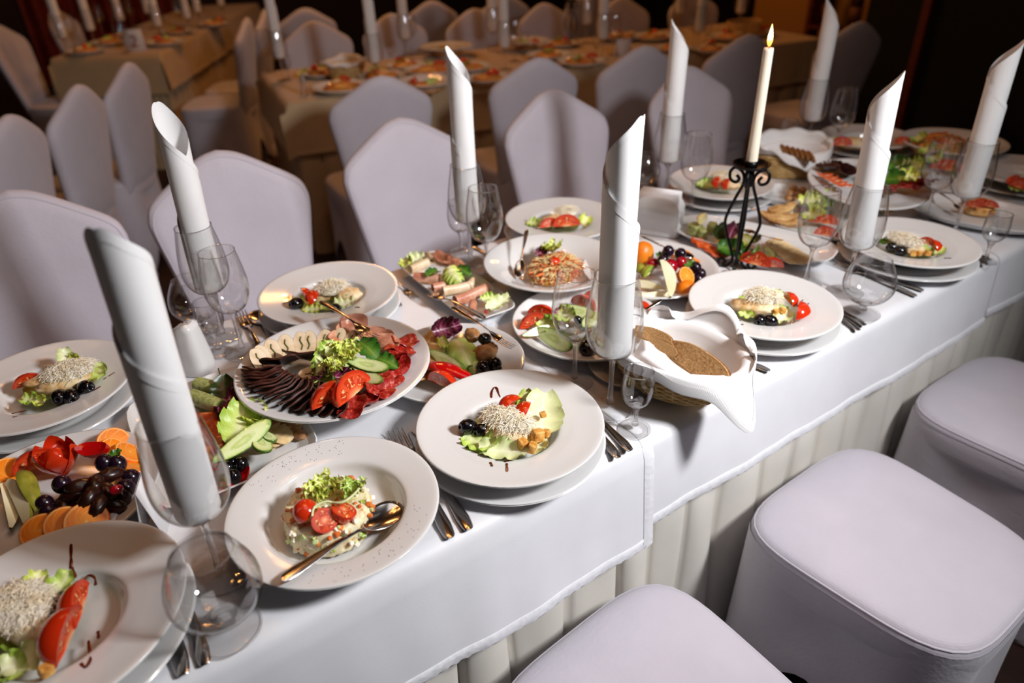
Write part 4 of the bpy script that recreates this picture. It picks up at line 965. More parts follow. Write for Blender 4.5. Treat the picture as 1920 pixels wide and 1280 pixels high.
put('frisee_tuft', frisee_geo(0.034, 20, 2), M['frisee'], T(650, 668, ZC + 0.034), 'yellow frisee tuft topping the cold-cut dish', 'salad leaf', 0.2)
put('frisee_tuft', frisee_geo(0.026, 14, 3), M['frisee'], T(625, 694, ZC + 0.038), 'frisee tuft over the radicchio leaf on the cold cuts', 'salad leaf', 1.2)
leaf(690, 652, ZC + 0.038, 'large dark green basil leaf by the fork tines ' + wc, 'basil', 0.058, 0.022, (44, 30), 0.2, 0.1, 0.3, 0.002, 3, -0.5, 6, 'basil_leaf')
leaf(722, 676, ZC + 0.028, 'dark green basil leaf pointing at the salami ' + wc, 'basil', 0.05, 0.017, (48, 16), 0.2, 0, 0.3, 0.002, 3, -0.4, 7, 'basil_leaf')
leaf(660, 645, ZC + 0.036, 'small basil leaf behind the frisee ' + wc, 'basil', 0.036, 0.014, (30, -14), 0.2, 0, 0.3, 0.002, 3, -0.4, 8, 'basil_leaf')
def cuc_geo(a=0.04, b=0.011, th=0.007):
    n = 36; o = []
    for x, y in super_outline(1, 1, 2.0, n): o.append((a * x, b * y * (1 + 0.25 * x)))
    return bend(loft(o, [(0.75, 0), (0.98, th * 0.35), (1.0, th * 0.9), (0.97, th)], mis=[0, 0, 0, 0, 1]), 2.0)
def cuc(x, y, z, label, d, a=0.04, b=0.011, rx=0.0, ry=0.0, th=0.007, group=None):
    return put('cucumber_slice', cuc_geo(a, b, th), [M['cucskin'], M['cucflesh']], T(x, y, z), label, 'cucumber', pyaw(x, y, *d, z), rx, ry, group)
cuc(690, 688, ZC + 0.030, 'long pale cucumber slice, topmost of three ' + wc, (60, 14), 0.042, 0.012, 0.3)
cuc(648, 684, ZC + 0.028, 'short cucumber slice leaning on the frisee ' + wc, (30, -12), 0.022, 0.011, 0.3)
cuc(684, 706, ZC + 0.020, 'cucumber slice with dark skin edge, lowest of three ' + wc, (60, 16), 0.04, 0.010, 0.7)
wedge(626, 752, ZC + 0.018, 'tomato wedge lying at the dish front, left of two ' + wc, (50, -24), 2.5, 1.35)
wedge(668, 738, ZC + 0.026, 'tomato wedge standing with seeds showing, right of two ' + wc, (34, -30), 2.1, 1.5)
cutlery('fork', T(601, 566, 0.095), T(709, 640, 0.088), 'steel serving fork with its tines in the cold cuts')
# rectangular plate with salmon, cheese rolls and cucumber
shaped_dish(0.120, 0.160, 7, 0.001, (0.100, 1.008), 0.0, 'rectangular white plate with salmon and cucumber under the cold-cut dish')
wr = 'on the rectangular salmon plate'
for k, (x, y, l, d) in enumerate(((387, 724, 0.022, (24, 6)), (386, 752, 0.036, (44, 16)))):
    o = super_outline(0.0125, 0.0125, 2.3, 22); g = loft(o, [(0.85, -l), (1, -l * 0.9), (1.02, 0), (1, l * 0.9), (0.85, l)]); g.xf(Matrix.Rotation(PI / 2, 4, 'Y'))
    put('cheese_roll', g, M['herbcheese'], T(x, y, 0.028), ('short green herb-cheese roll behind ', 'long green herb-cheese roll in front ')[k] + wr, 'cheese', pyaw(x, y, *d))
leaf(420, 730, 0.034, 'round dark green leaf with stem ' + wr, 'darkleaf', 0.05, 0.024, (4, -34), 0.1, -0.3, 0.3, 0.002, 3, 0.3, 1, 'basil_leaf')
put('leaf_stem', sweep(smooth_path([T(417, 726, 0.035), T(414, 708, 0.042), T(409, 690, 0.052)], 4), 0.001, 6), M['darkleaf'], (0, 0, 0), 'thin stem of the round dark leaf on the rectangular salmon plate', 'leaf stem')
leaf(440, 760, 0.030, 'nearly black radicchio leaf in shadow ' + wr, 'radicchio', 0.06, 0.03, (30, 16), 0.3, 0, 0.5, 0.006, 4, 0.4, 2, 'radicchio_leaf')
leaf(455, 742, 0.034, 'second nearly black radicchio leaf under the footed dish ' + wr, 'radicchio', 0.05, 0.025, (30, -10), 0.3, 0, 0.5, 0.006, 4, 0.4, 9, 'radicchio_leaf')
for k, (x, y) in enumerate(((398, 790), (396, 806), (400, 822), (401, 838), (405, 856))):
    put('salmon_slice', proto('salmon%d' % (k % 2), lambda: mesh('salmon_slice', meat_geo(0.034, 0.016, 0.003, k + 40, 4, 0.002), [M['salmon'], M['salmon']])), None, T(x, y, 0.017 + 0.002 * k), 'red smoked-salmon slice, ' + ORD[k] + ' from the back of the row ' + wr, 'fish', pyaw(x, y, 50, 8), 0.15, 0.1, 'salmon slices on the rectangular plate')
leaf(450, 800, 0.040, 'large lettuce leaf under the cucumber ' + wr, 'lettuce', 0.085, 0.032, (26, -70), 0.2, -0.1, 0.5, 0.007, 4, 0.4, 3)
leaf(484, 780, 0.042, 'frilled yellow-green lettuce edge ' + wr, 'frisee', 0.055, 0.022, (30, 30), 0.3, 0, 0.6, 0.008, 4, 0.5, 4)
cuc(452, 833, 0.050, 'long cucumber slice with seeds in front of the lettuce ' + wr, (74, -54), 0.055, 0.014, 0.55)
cuc(489, 836, 0.040, 'short cucumber slice standing beside the long one ' + wr, (18, 44), 0.026, 0.014, -0.4)
cuc(502, 824, 0.036, 'thin cucumber corner by the fish slices ' + wr, (22, 20), 0.018, 0.010, -0.4)
for k, (x, y) in enumerate(((512, 826), (526, 820), (540, 814), (522, 808))):
    put('fish_slice', proto('fish%d' % (k % 2), lambda: mesh('fish_slice', meat_geo(0.032, 0.013, 0.0035, k + 60, 4, 0.0015), [M['fish'], M['fish']])), None, T(x, y, 0.017 + 0.002 * k), 'pale fish slice, ' + ORD[k] + ' from the short cucumber ' + wr, 'fish', pyaw(x, y, 30, -30), 0.3, 0.1, 'pale fish slices on the rectangular plate')
for k, (x, y) in enumerate(((548, 797), (556, 806), (562, 815), (536, 796), (530, 786), (522, 792))):
    put('fried_mushroom', blob(0.012, 0.009, 0.008, 0.35, 3, k, 12, 8), M['mushroom'], T(x, y, 0.020), 'browned mushroom piece, ' + ('at the back by the dish foot', 'middle of the plate edge', 'nearest the plate corner', 'second from the back', 'beside the fish slices, upper', 'beside the fish slices, lower')[k] + ', ' + wr, 'mushroom', k, 0.2, 0.1, 'browned mushroom pieces on the rectangular plate')
for k, (x, y) in enumerate(((426, 878), (452, 871), (438, 894), (434, 868))):
    put('dark_grape', blob(0.0115, 0.0115, 0.0125, 0.02, 2, k, 18, 12), M['olive'], T(x, y, 0.028), ('glossy black grape, left ', 'glossy black grape, right ', 'glossy black grape, lowest ', 'glossy black grape behind the others ')[k] + wr, 'grape', k)
put('red_pepper_strip', bend(meat_geo(0.018, 0.008, 0.004, 3, 20, 0.001), 10), [M['redpepper'], M['redpepper']], T(412, 876, 0.020), 'red pepper scrap beside the black grapes on the rectangular salmon plate', 'pepper', 1.0)
put('red_pepper_strip', bend(meat_geo(0.022, 0.009, 0.004, 5, 20, 0.001), 10), [M['redpepper'], M['redpepper']], T(446, 905, 0.014), 'red pepper strip below the black grapes by the spoon plate', 'pepper', 0.3)
# fruit plate at the left
plate('dish', (-0.135, 0.985), 0.0008, 'round white fruit plate at the left behind the corner salad', None, 0.95, 'serving_dish', 'dish')
wf = 'on the left fruit plate'
def flower():
    g = G()
    for k in range(6):
        P = []
        for i in range(9):
            t = i / 8; w = 0.0165 * math.sin(PI * (0.12 + 0.86 * t)) ** 0.8; row = []
            for j in range(7):
                c = 2 * j / 6 - 1; r = 0.026 * math.sin(PI * (0.06 + 0.62 * t)) + 0.003 * (k % 2) * t
                row.append((r * math.cos(c * w / max(r, .006)) , r * math.sin(c * w / max(r, .006)), 0.048 * t))
            P.append(row)
        g.join(G().grid(P), Matrix.Rotation(k * PI / 3 + 0.2, 4, 'Z'))
    return g
tf = put('tomato_flower', flower(), M['tomato'], T(120, 886, 0.012), 'tomato cut into an open flower on the left fruit plate', 'tomato', 0.3, 0, 0, None, 1.1)
obj('core', blob(0.016, 0.016, 0.022, 0.1, 3, 2, 14, 10), M['tomato'], tf, (0, 0, 0.02))
put('red_pepper_strip', bend(meat_geo(0.022, 0.011, 0.012, 4, 8, 0.001), 6), [M['redpepper'], M['redpepper']], T(181, 846, 0.046), 'dark red wedge beside the tomato flower on the left fruit plate', 'pepper', -0.5, 0.5)
def orange_slice(x, y, z, label, yaw, rx, ry, r=0.023, sc=1.0): return put('orange_slice', proto('orange', lambda: mesh('orange_slice', disc(0.023, 0.006), [M['peel'], M['orange']])), None, T(x, y, z), label, 'orange', yaw, rx, ry, None, sc)
orange_slice(213, 832, 0.028, 'mandarin slice at the back rim ' + wf, 0.4, 0.75, 0.1, sc=1.1)
orange_slice(212, 846, 0.030, 'mandarin slice in front of the rim one ' + wf, 1.0, 0.8, 0.0, sc=0.95)
orange_slice(240, 852, 0.028, 'mandarin slice seen through the goblet, upper ' + wf, 1.0, 0.7, 0.4)
orange_slice(256, 880, 0.022, 'mandarin slice seen through the goblet, lower ' + wf, 1.3, 0.5, 0.4)
orange_slice(163, 980, 0.030, 'round mandarin slice facing us at the front ' + wf, 0.1, 0.62, 0.05, sc=1.2)
orange_slice(122, 985, 0.027, 'mandarin slice tucked behind the front one ' + wf, 0.2, 0.6, -0.1, sc=1.1)
orange_slice(78, 998, 0.024, 'mandarin slice lowest at the front rim ' + wf, 0.2, 0.4, -0.1, sc=1.1)
def pear_wedge(l=0.034, r=0.018):
    g = G(); P = []; n = 12
    for i in range(n + 1):
        t = i / n; rr = r * (math.sin(PI * (0.03 + 0.94 * t)) ** 0.6) * (1 - 0.42 * t)
        P.append([(l * (2 * t - 1), rr * math.sin(a), -rr * math.cos(a)) for a in [-0.62 + 1.24 * j / 6 for j in range(7)]])
    g.grid(P, 0)
    for e in (0, -1): g.grid([[P[i][e] for i in range(n + 1)], [(P[i][e][0] * 0.96, 0, 0.0) for i in range(n + 1)]], 1, flip=(e == 0))
    return g
def pear(x, y, z, label, d, rx=2.6, ry=0.0, sc=1.0): return put('pear_wedge', proto('pear', lambda: mesh('pear_wedge', pear_wedge(), [M['pearskin'], M['pear']])), None, T(x, y, z), label, 'pear', pyaw(x, y, *d, z), rx, ry, None, sc)
pear(56, 926, 0.034, 'green-brown pear wedge standing nearest the dates ' + wf, (24, 56), 2.9, 0.2, 1.35)
pear(28, 948, 0.034, 'dark pear wedge with cut side to us ' + wf, (24, 56), 1.5, 0.2, 1.5)
pear(8, 946, 0.034, 'thin pale pear slice at the edge of view ' + wf, (8, 60), 0.4, 0.2, 1.3)
wedge(72, 876, 0.030, 'tomato wedge lying between rim and tomato flower ' + wf, (40, -16), 2.4, 1.2)
orange_slice(20, 890, 0.024, 'mandarin slice behind the pear wedges ' + wf, 1.0, 0.7, 0.0, sc=1.2)
for k, (x, y, z) in enumerate(((150, 912, .05), (180, 905, .052), (136, 930, .04), (168, 930, .05), (198, 920, .045), (206, 890, .048), (120, 945, .03), (150, 950, .035), (186, 946, .04), (212, 946, .03))):
    put('dried_date', blob(0.0195, 0.0115, 0.0105, 0.14, 4, k, 16, 10), M['date'], T(x, y, z), 'dark dried date, ' + ('middle of the heap', 'upper right of the heap', 'left middle of the heap', 'topmost centre', 'right of the strawberry piece', 'just under the mint sprig grapes', 'lowest left of the heap', 'front centre above the mandarin slices', 'front right above the mandarin slices', 'far right at the rim side')[k] + ', ' + wf, 'date', k * 1.3, 0.2, 0.2, 'dried dates on the left fruit plate')
for k, (x, y, z) in enumerate(((116, 908, .045), (220, 870, .046), (246, 896, .03), (228, 932, .03), (92, 960, .026), (108, 968, .03), (84, 945, .03), (196, 868, .05), (236, 915, .034))):
    put('dark_grape', proto('grape', lambda: mesh('dark_grape', blob(0.0128, 0.0128, 0.0138, 0.02, 2, 1, 18, 12), M['grape'])), None, T(x, y, z), 'dark grape, ' + ('left of the dates below the tomato flower', 'under the mint sprig, right one', 'right edge beside the rim', 'right front beside the dates', 'behind the pear wedges, lower', 'front left by the mandarin slices', 'behind the pear wedges, upper', 'under the mint sprig, left one', 'right of the dates, middle')[k] + ', ' + wf, 'grape', k, 0, 0, 'dark grapes on the left fruit plate')
put('strawberry_piece', blob(0.009, 0.007, 0.007, 0.2, 3, 2, 12, 8), M['cherry'], T(218, 918, 0.054), 'small red fruit piece glinting among the dates', 'fruit')
leaf(215, 853, 0.056, 'tiny mint sprig above the dates ' + wf, 'basil', 0.022, 0.008, (20, -8), 0.2, 0, 0.4, 0.002, 3, 0.5, 4, 'mint_leaf')
# grilled vegetables
plate('dish', (0.494, 0.945), 0.001, 'round white plate of grilled vegetables behind the sauce-loop salad', None, 0.88, 'serving_dish', 'dish')
wg = 'on the grilled-vegetable plate'
for k, (x, y, d) in enumerate(((800, 648, (30, -34)), (790, 692, (22, -60)), (806, 676, (26, -50)))):
    put('grilled_slice', meat_geo(0.05, 0.022, 0.004, k + 3, 3, 0.0015), [M['grilled'], M['grilled']], T(x, y, 0.022 + 0.004 * k), ('grilled aubergine slice at the back, half hidden ', 'broad grilled slice at the front edge ', 'grilled slice under the cucumber ')[k] + wg, 'vegetable', pyaw(x, y, *d), 0.15, 0.05)
leaf(836, 616, 0.044, 'ruffled dark radicchio leaf behind the lettuce ' + wg, 'radicchio', 0.055, 0.022, (40, -10), 0.9, 0, 0.5, 0.008, 5, 0.4, 3, 'radicchio_leaf')
leaf(862, 646, 0.050, 'large arching lettuce leaf, highest ' + wg, 'lettuce', 0.09, 0.03, (34, 54), 0.1, -0.15, -0.45, 0.005, 3, -0.6, 4)
leaf(884, 670, 0.038, 'pale lower lobe of lettuce reaching the olives ' + wg, 'lettuce', 0.06, 0.018, (14, 46), 0.2, 0.2, -0.5, 0.004, 3, -0.4, 5)
leaf(833, 645, 0.046, 'feathery frisee stalk ' + wg, 'frisee', 0.055, 0.010, (18, 48), 0.4, -0.1, 0.5, 0.006, 5, 0.3, 6)
cuc(842, 680, 0.036, 'long cucumber wedge below the lettuce ' + wg, (74, 50), 0.05, 0.012, 0.8)
cuc(858, 684, 0.030, 'thin cucumber wedge beside the long one ' + wg, (54, 44), 0.036, 0.008, 0.8)
def pepper_strip(): 
    sp = smooth_path([(-0.042, 0.004, 0), (-0.02, -0.002, 0.01), (0.01, 0, 0.011), (0.044, 0.002, 0.002)], 5); n = len(sp)
    return sweep(sp, [(0.016 * (0.4 + 0.6 * math.sin(PI * (0.15 + 0.75 * i / n))), 0.007) for i in range(n)], 12)
put('red_pepper', pepper_strip(), M['redpepper'], T(838, 699, 0.034), 'glossy red pepper strip at the front ' + wg, 'pepper', pyaw(838, 699, 66, 20))
wedge(826, 722, 0.026, 'tomato wedge half hidden below the red pepper ' + wg, (36, 14), 2.6, 1.1)
for k, (x, y, z, s) in enumerate(((908, 664, .034, 1.25), (886, 628, .034, 1.0), (918, 652, .03, 0.9))):
    put('grilled_mushroom', blob(0.019, 0.016, 0.012, 0.25, 2.5, k + 4, 18, 10), M['mushroom'], T(x, y, z), ('large grilled mushroom cap ', 'grilled mushroom behind the fork neck ', 'grilled mushroom under the fork tines ')[k] + wg, 'mushroom', k, 0.2, 0, None, s)
for k, (x, y, z) in enumerate(((909, 635, .046), (906, 688, .03), (927, 681, .03), (928, 690, .022), (908, 698, .022))):
    olive(x, y, z, ('black olive perched beside the fork neck ', 'black olive, largest of the lower cluster ', 'black olive, upper right of the cluster ', 'black olive, right edge of the cluster ', 'black olive, bottom of the cluster ')[k] + wg, (20, 10 - 8 * k), 1.2, (1.0, 1.15, 1.1, 0.95, 0.9)[k])
cutlery('fork', T(847, 576, 0.088), T(962, 655, 0.040), 'steel fork lying across the grilled-vegetable plate')
# narrow plate of ham rolls
shaped_dish(0.062, 0.178, 6, 0.001, (0.656, 1.217), -0.02, 'narrow rectangular white plate of ham rolls')
wh = 'on the narrow ham plate'
leaf(764, 496, 0.030, 'light lettuce frill at the far left corner ' + wh, 'frisee', 0.05, 0.018, (10, 18), 0.4, 0, 0.5, 0.006, 4, 0.5, 1)
leaf(777, 488, 0.030, 'pale lettuce behind the frill ' + wh, 'iceberg', 0.045, 0.018, (24, -4), 0.4, 0, 0.5, 0.006, 4, 0.5, 2)
def ham_roll(l, r, seed=0):
    g = G(); P = []; n = 34
    for i in range(n + 1):
        a = 1.6 * 2 * PI * i / n; rr = r * (0.45 + 0.55 * i / n)
        P.append([(x, rr * math.cos(a) * 0.8, rr * math.sin(a) + 0.0015 * math.sin(60 * x + seed)) for x in [-l + 2 * l * j / 6 for j in range(7)]])
    return g.grid(P)
for k, (x, y, l, r, d, lb) in enumerate(((786, 498, .024, .012, (34, -12), 'brown-edged meat roll at the far end '), (806, 484, .020, .011, (16, 22), 'mushroom-brown roll standing at the far rim '), (800, 521, .028, .013, (44, 2), 'pink ham roll under the basil leaf '), (822, 538, .014, .012, (20, -6), 'short dark-ended meat roll below the lettuce '), (858, 540, .034, .0125, (50, -12), 'greyish meat roll in front of the lettuce '), (882, 532, .014, .012, (14, -14), 'stubby meat roll right of the lettuce '), (884, 553, .042, .015, (70, -26), 'long pink ham roll nearest the fork '), (886, 578, .022, .0125, (-4, 30), 'small ham roll with open end to us '))):
    put('ham_roll', ham_roll(l, r, k), M['ham'] if k not in (0, 1, 4, 5) else M['roll'], T(x, y, 0.024), lb + wh, 'meat', pyaw(x, y, *d), 0, 0)
for k, (x, y, d) in enumerate(((833, 485, (36, 16)), (858, 497, (20, 14)))): put('ham_slice', meat_geo(0.032, 0.014, 0.004, k + 2, 6, 0.002), [M['hamrind'], M['ham']], T(x, y, 0.022), ('flat pink ham slice at the far long edge ', 'ham slice behind the lettuce heart ')[k] + wh, 'meat', pyaw(x, y, *d), 0.5)
leaf(812, 509, 0.040, 'dark basil leaf left of the lettuce heart ' + wh, 'basil', 0.042, 0.014, (30, -16), 0.2, 0, 0.3, 0.002, 3, -0.5, 3, 'basil_leaf')
leaf(868, 506, 0.038, 'dark basil leaf right of the lettuce heart ' + wh, 'basil', 0.045, 0.015, (30, 14), 0.2, 0, 0.3, 0.002, 3, -0.5, 4, 'basil_leaf')
leaf(846, 508, 0.042, 'bright yellow-green lettuce heart ' + wh, 'frisee', 0.05, 0.026, (10, 30), 0.1, 0.2, -0.7, 0.006, 4, -0.6, 5)
leaf(850, 514, 0.040, 'outer leaf of the lettuce heart ' + wh, 'lettuce', 0.05, 0.022, (30, 16), 0.3, 0, -0.6, 0.006, 4, -0.5, 6)
leaf(916, 560, 0.026, 'small lettuce scrap by the long ham roll ' + wh, 'lettuce', 0.035, 0.014, (24, -2), 0.4, 0, 0.5, 0.005, 4, 0.4, 7)
leaf(932, 571, 0.028, 'pale lettuce wedge at the near corner ' + wh, 'iceberg', 0.055, 0.017, (36, -12), 0.4, -0.1, 0.5, 0.004, 4, 0.5, 8)
put('pepper_dice', cube_geo(0.006, 2), M['redpepper'], T(911, 587, 0.018), 'tiny red pepper cube at the near rim of the ham plate', 'pepper')
cutlery('fork', T(909, 598, 0.036), T(797, 546, 0.022), 'steel fork lying along the narrow ham plate')
# bowl of shredded carrot
plate('bowl', (0.852, 1.120), 0.001, 'wide white bowl of shredded carrot salad', None, 1.0, 'salad_bowl', 'bowl')
wb = 'in the carrot salad bowl'
put('carrot_shreds', shreds_geo(0.066, 0.052, 0.034, 260, 0.034, 0.0013, 3), M['carrot'], T(1040, 512, 0.022), 'orange shredded carrot heaped in the white bowl', 'salad', 0.3, kind='stuff')
put('cabbage_shreds', shreds_geo(0.068, 0.054, 0.036, 280, 0.032, 0.0012, 5), M['cabbage'], T(1040, 512, 0.022), 'pale cabbage shreds mixed into the carrot salad', 'salad', 0.3, kind='stuff')
put('salad_heap', blob(0.062, 0.048, 0.034, 0.15, 3, 3, 24, 14, flatb=-0.004), MIX, T(1040, 512, 0.018), 'dressed base of the carrot salad in the white bowl', 'salad', 0.3)
put('tomato_chunk', blob(0.014, 0.011, 0.009, 0.15, 3, 2, 14, 9), M['tomato'], T(1040, 490, 0.058), 'red tomato chunk on top of the carrot salad', 'tomato')
leaf(1014, 474, 0.058, 'dark radicchio scrap behind the frisee ' + wb, 'radicchio', 0.035, 0.014, (20, -10), 0.5, 0, 0.4, 0.005, 4, 0.4, 1, 'radicchio_leaf')
put('frisee_tuft', frisee_geo(0.03, 16, 7), M['frisee'], T(1034, 470, 0.062), 'light green frisee tuft topping the carrot salad', 'salad leaf')
cutlery('spoon', T(988, 431, 0.098), T(972, 521, 0.032), 'steel spoon standing in the carrot salad bowl')
# plate of fresh vegetables
plate('dish', (0.776, 0.905), 0.001, 'round white plate of tomato and cucumber behind the goblet', None, 0.985, 'serving_dish', 'dish')
wv = 'on the tomato-and-cucumber plate'
for k, (x, y, d, s) in enumerate(((1015, 595, (34, 6), 1.1), (1003, 612, (36, -8), 1.15), (1092, 576, (26, 10), 1.1), (1109, 562, (6, -22), 0.8), (1203, 582, (6, 12), 0.8))):
    wedge(x, y, 0.030, ('tomato wedge, upper one at the left end ', 'tomato wedge, lower one at the left end ', 'tomato wedge seen through the wine glass ', 'upright red tomato sliver beside the napkin goblet ', 'red tomato scrap right of the napkin ')[k] + wv, d, 2.5, s)
cuc(1005, 622, 0.036, 'slender curved cucumber stick ' + wv, (60, -18), 0.034, 0.008, 0.9)
cuc(1044, 634, 0.034, 'large cucumber piece with skin towards us ' + wv, (54, 26), 0.048, 0.017, 1.1, 0, 0.012)
cuc(1085, 588, 0.038, 'cucumber slice seen through the wine glass ' + wv, (36, 12), 0.036, 0.015, 0.3)
cuc(1105, 605, 0.034, 'pale cucumber slice beside the napkin goblet ' + wv, (30, -22), 0.03, 0.014, 0.5)
cuc(1108, 632, 0.032, 'cucumber end beside the black olive ' + wv, (30, -18), 0.026, 0.013, 0.8)
leaf(1030, 612, 0.042, 'lettuce leaf behind the large cucumber piece ' + wv, 'lettuce', 0.055, 0.02, (30, 16), 0.6, 0, 0.5, 0.006, 4, 0.4, 2)
leaf(1062, 592, 0.042, 'lettuce leaf seen through the wine glass ' + wv, 'lettuce', 0.05, 0.02, (30, 16), 0.5, 0, 0.5, 0.006, 4, 0.4, 3)
leaf(1050, 584, 0.042, 'dark radicchio scrap ' + wv, 'radicchio', 0.03, 0.010, (20, -8), 0.6, 0, 0.4, 0.004, 4, 0.4, 4, 'radicchio_leaf')
leaf(1205, 590, 0.026, 'green leaf scrap by the spoon ' + wv, 'lettuce', 0.03, 0.014, (20, 6), 0.3, 0, 0.4, 0.004, 4, 0.4, 5)
olive(1101, 651, 0.026, 'large black olive at the near rim ' + wv, (24, 4), 1.4, 1.45)
olive(1084, 600, 0.046, 'sliced dark olive ring seen through the wine glass ' + wv, (4, 20), 0.6, 0.7)
cutlery('spoon', T(1241, 562, 0.070), T(1150, 625, 0.030), 'steel spoon leaning on the tomato-and-cucumber plate')
# fruit plate by the candle
plate('dish', (1.035, 1.003), 0.001, 'round white fruit plate beside the candlestick', None, 1.0, 'serving_dish', 'dish')
wq = 'on the fruit plate by the candlestick'
put('apricot', blob(0.024, 0.022, 0.027, 0.03, 2, 1, 22, 14), M['apricot'], T(1205, 476, 0.040), 'whole orange apricot behind the leaning napkin goblet', 'apricot', 0, 0, 0.1, None, 1.1)
put('apricot', blob(0.022, 0.022, 0.018, 0.05, 2, 2, 22, 14), M['peel'], T(1287, 541, 0.024), 'orange fruit half lying under the cut mandarin', 'mandarin', 0, 0, 0)
for k, (x, y, z) in enumerate(((1253, 471, .062), (1276, 476, .060), (1304, 502, .042), (1313, 514, .034), (1309, 524, .026), (1243, 488, .05))):
    put('dark_grape', proto('grape', None), None, T(x, y, z), ('dark grape highest, left of two ', 'dark grape highest, right of two ', 'dark grape above the mandarin half ', 'dark grape right of the mandarin half ', 'dark grape at the right rim ', 'dark grape under the top pair ')[k] + wq, 'grape', k)
put('cherry_plum', blob(0.0165, 0.0165, 0.016, 0.05, 2, 4, 20, 12), M['cherry'], T(1257, 499, 0.050), 'halved dark red plum facing us on the candlestick fruit plate', 'plum')
put('cherry_plum', blob(0.013, 0.012, 0.013, 0.05, 2, 5, 18, 12), M['cherry'], T(1277, 492, 0.052), 'pinkish red plum behind the mandarin half', 'plum')
put('cherry_plum', blob(0.016, 0.013, 0.012, 0.05, 2, 6, 18, 12), M['cherry'], T(1224, 494, 0.036), 'red plum half behind the long pear slice', 'plum')
pear(1246, 520, 0.052, 'long pear slice standing upright ' + wq, (30, 66), 0.9, 0.25, 1.75)
pear(1224, 547, 0.026, 'flat pear half with pale cut face ' + wq, (44, -6), 0.2, 0, 1.35)
pear(1212, 540, 0.022, 'pear half beneath the flat one ' + wq, (40, 4), 2.4, 0, 1.2)
put('kiwi_wedge', tomato_wedge(0.020, 0.7), [M['pearskin'], M['kiwi']], T(1217, 514, 0.036), 'bright green kiwi wedge behind the pear half', 'kiwi', 0.3, 2.5, 0, None, 1.0)
put('kiwi_wedge', tomato_wedge(0.018, 0.7), [M['pearskin'], M['kiwi']], T(1203, 508, 0.036), 'pale kiwi wedge half behind the goblet', 'kiwi', 1.3, 2.5, 0, None, 1.0)
put('mandarin_half', half_ball(0.0215, 0.95), [M['peel'], M['orange']], T(1288, 517, 0.044), 'cut mandarin half facing us on the candlestick fruit plate', 'mandarin', 0.3, 0.85, -0.2)
for k, (x, y) in enumerate(((1288, 480), (1300, 486), (1268, 482))): orange_slice(x, y, 0.034, ('mandarin segment under the spoon, middle one ', 'mandarin segment under the spoon, right one ', 'mandarin segment between the top grapes ')[k] + wq, k, 0.5, 0.2, sc=0.7)
leaf(1293, 496, 0.050, 'mint sprig above the mandarin half ' + wq, 'basil', 0.028, 0.010, (20, -6), 0.3, 0, 0.4, 0.003, 3, 0.5, 4, 'mint_leaf')
leaf(1240, 478, 0.052, 'mint sprig left of the top grapes ' + wq, 'basil', 0.025, 0.009, (20, -4), 0.3, 0, 0.4, 0.003, 3, 0.5, 5, 'mint_leaf')
cutlery('spoon', T(1203, 441, 0.055), T(1300, 480, 0.050), 'dark-looking steel spoon resting bowl down on the fruit plate', roll=PI)
# long plate with cheese, spinach, beet and fish
shaped_dish(0.195, 0.086, 3.2, 0.001, (1.352, 0.985), math.radians(-70), 'long white plate of cheese cubes and fish slices behind the candlestick')
wl = 'on the long candlestick plate'
for k, (x, y, s) in enumerate(((1302, 438, .030), (1334, 434, .026), (1316, 444, .024))): put('cheese_cube', cube_geo(s, k + 2, s * 0.85), M['herbcheese'], T(x, y, 0.014), ('green herb-cheese block under the lemon ', 'green herb-cheese block beside the spinach ', 'green herb-cheese block between the other two ')[k] + wl, 'cheese', 0.5 * k, 0, 0)
put('lemon_wedge', tomato_wedge(0.02, 0.5), [M['lemon'], M['lemon']], T(1320, 416, 0.046), 'yellow lemon wedge on the cheese block', 'lemon', 0.4, 2.6, 0, None, 1.1)
leaf(1350, 438, 0.036, 'dark spinach leaf behind the beet ' + wl, 'darkleaf', 0.06, 0.022, (20, -24), 0.5, -0.2, 0.4, 0.003, 3, 0.4, 1, 'spinach_leaf')
leaf(1370, 438, 0.044, 'dark red beet leaf at the middle ' + wl, 'radicchio', 0.06, 0.02, (14, -30), 0.6, -0.3, 0.4, 0.004, 3, 0.4, 2, 'beet_leaf')
leaf(1390, 444, 0.046, 'bright lettuce behind the iron legs ' + wl, 'frisee', 0.06, 0.028, (26, 14), 0.4, -0.2, -0.5, 0.007, 4, -0.4, 3)
leaf(1372, 466, 0.036, 'rounded green spinach leaf in front ' + wl, 'basil', 0.06, 0.024, (34, 4), 0.7, 0, 0.35, 0.003, 3, 0.3, 4, 'spinach_leaf')
leaf(1398, 478, 0.030, 'spinach leaf below the rounded one ' + wl, 'basil', 0.05, 0.018, (30, -10), 0.5, 0, 0.35, 0.003, 3, 0.3, 5, 'spinach_leaf')
leaf(1418, 450, 0.044, 'spinach leaf behind the cucumber wedge ' + wl, 'darkleaf', 0.04, 0.015, (14, 20), 0.5, 0, 0.35, 0.003, 3, 0.3, 6, 'spinach_leaf')
cuc(1421, 470, 0.046, 'upright cucumber wedge ' + wl, (-24, 44), 0.036, 0.010, 0.9, -0.15)
cuc(1446, 478, 0.036, 'cucumber wedge leaning on the fish ' + wl, (30, 40), 0.034, 0.010, 0.9)
for k, (x, y) in enumerate(((1312, 456), (1324, 463), (1338, 470), (1350, 476))): put('salmon_slice', proto('salmon%d' % (k % 2), None), None, T(x, y, 0.020), 'orange salmon slice, ' + ORD[k] + ' from the cheese ' + wl, 'fish', pyaw(x, y, 30, 14) + 0.3 * k, 0.4, 0.1, 'salmon slices on the long plate', 0.75)
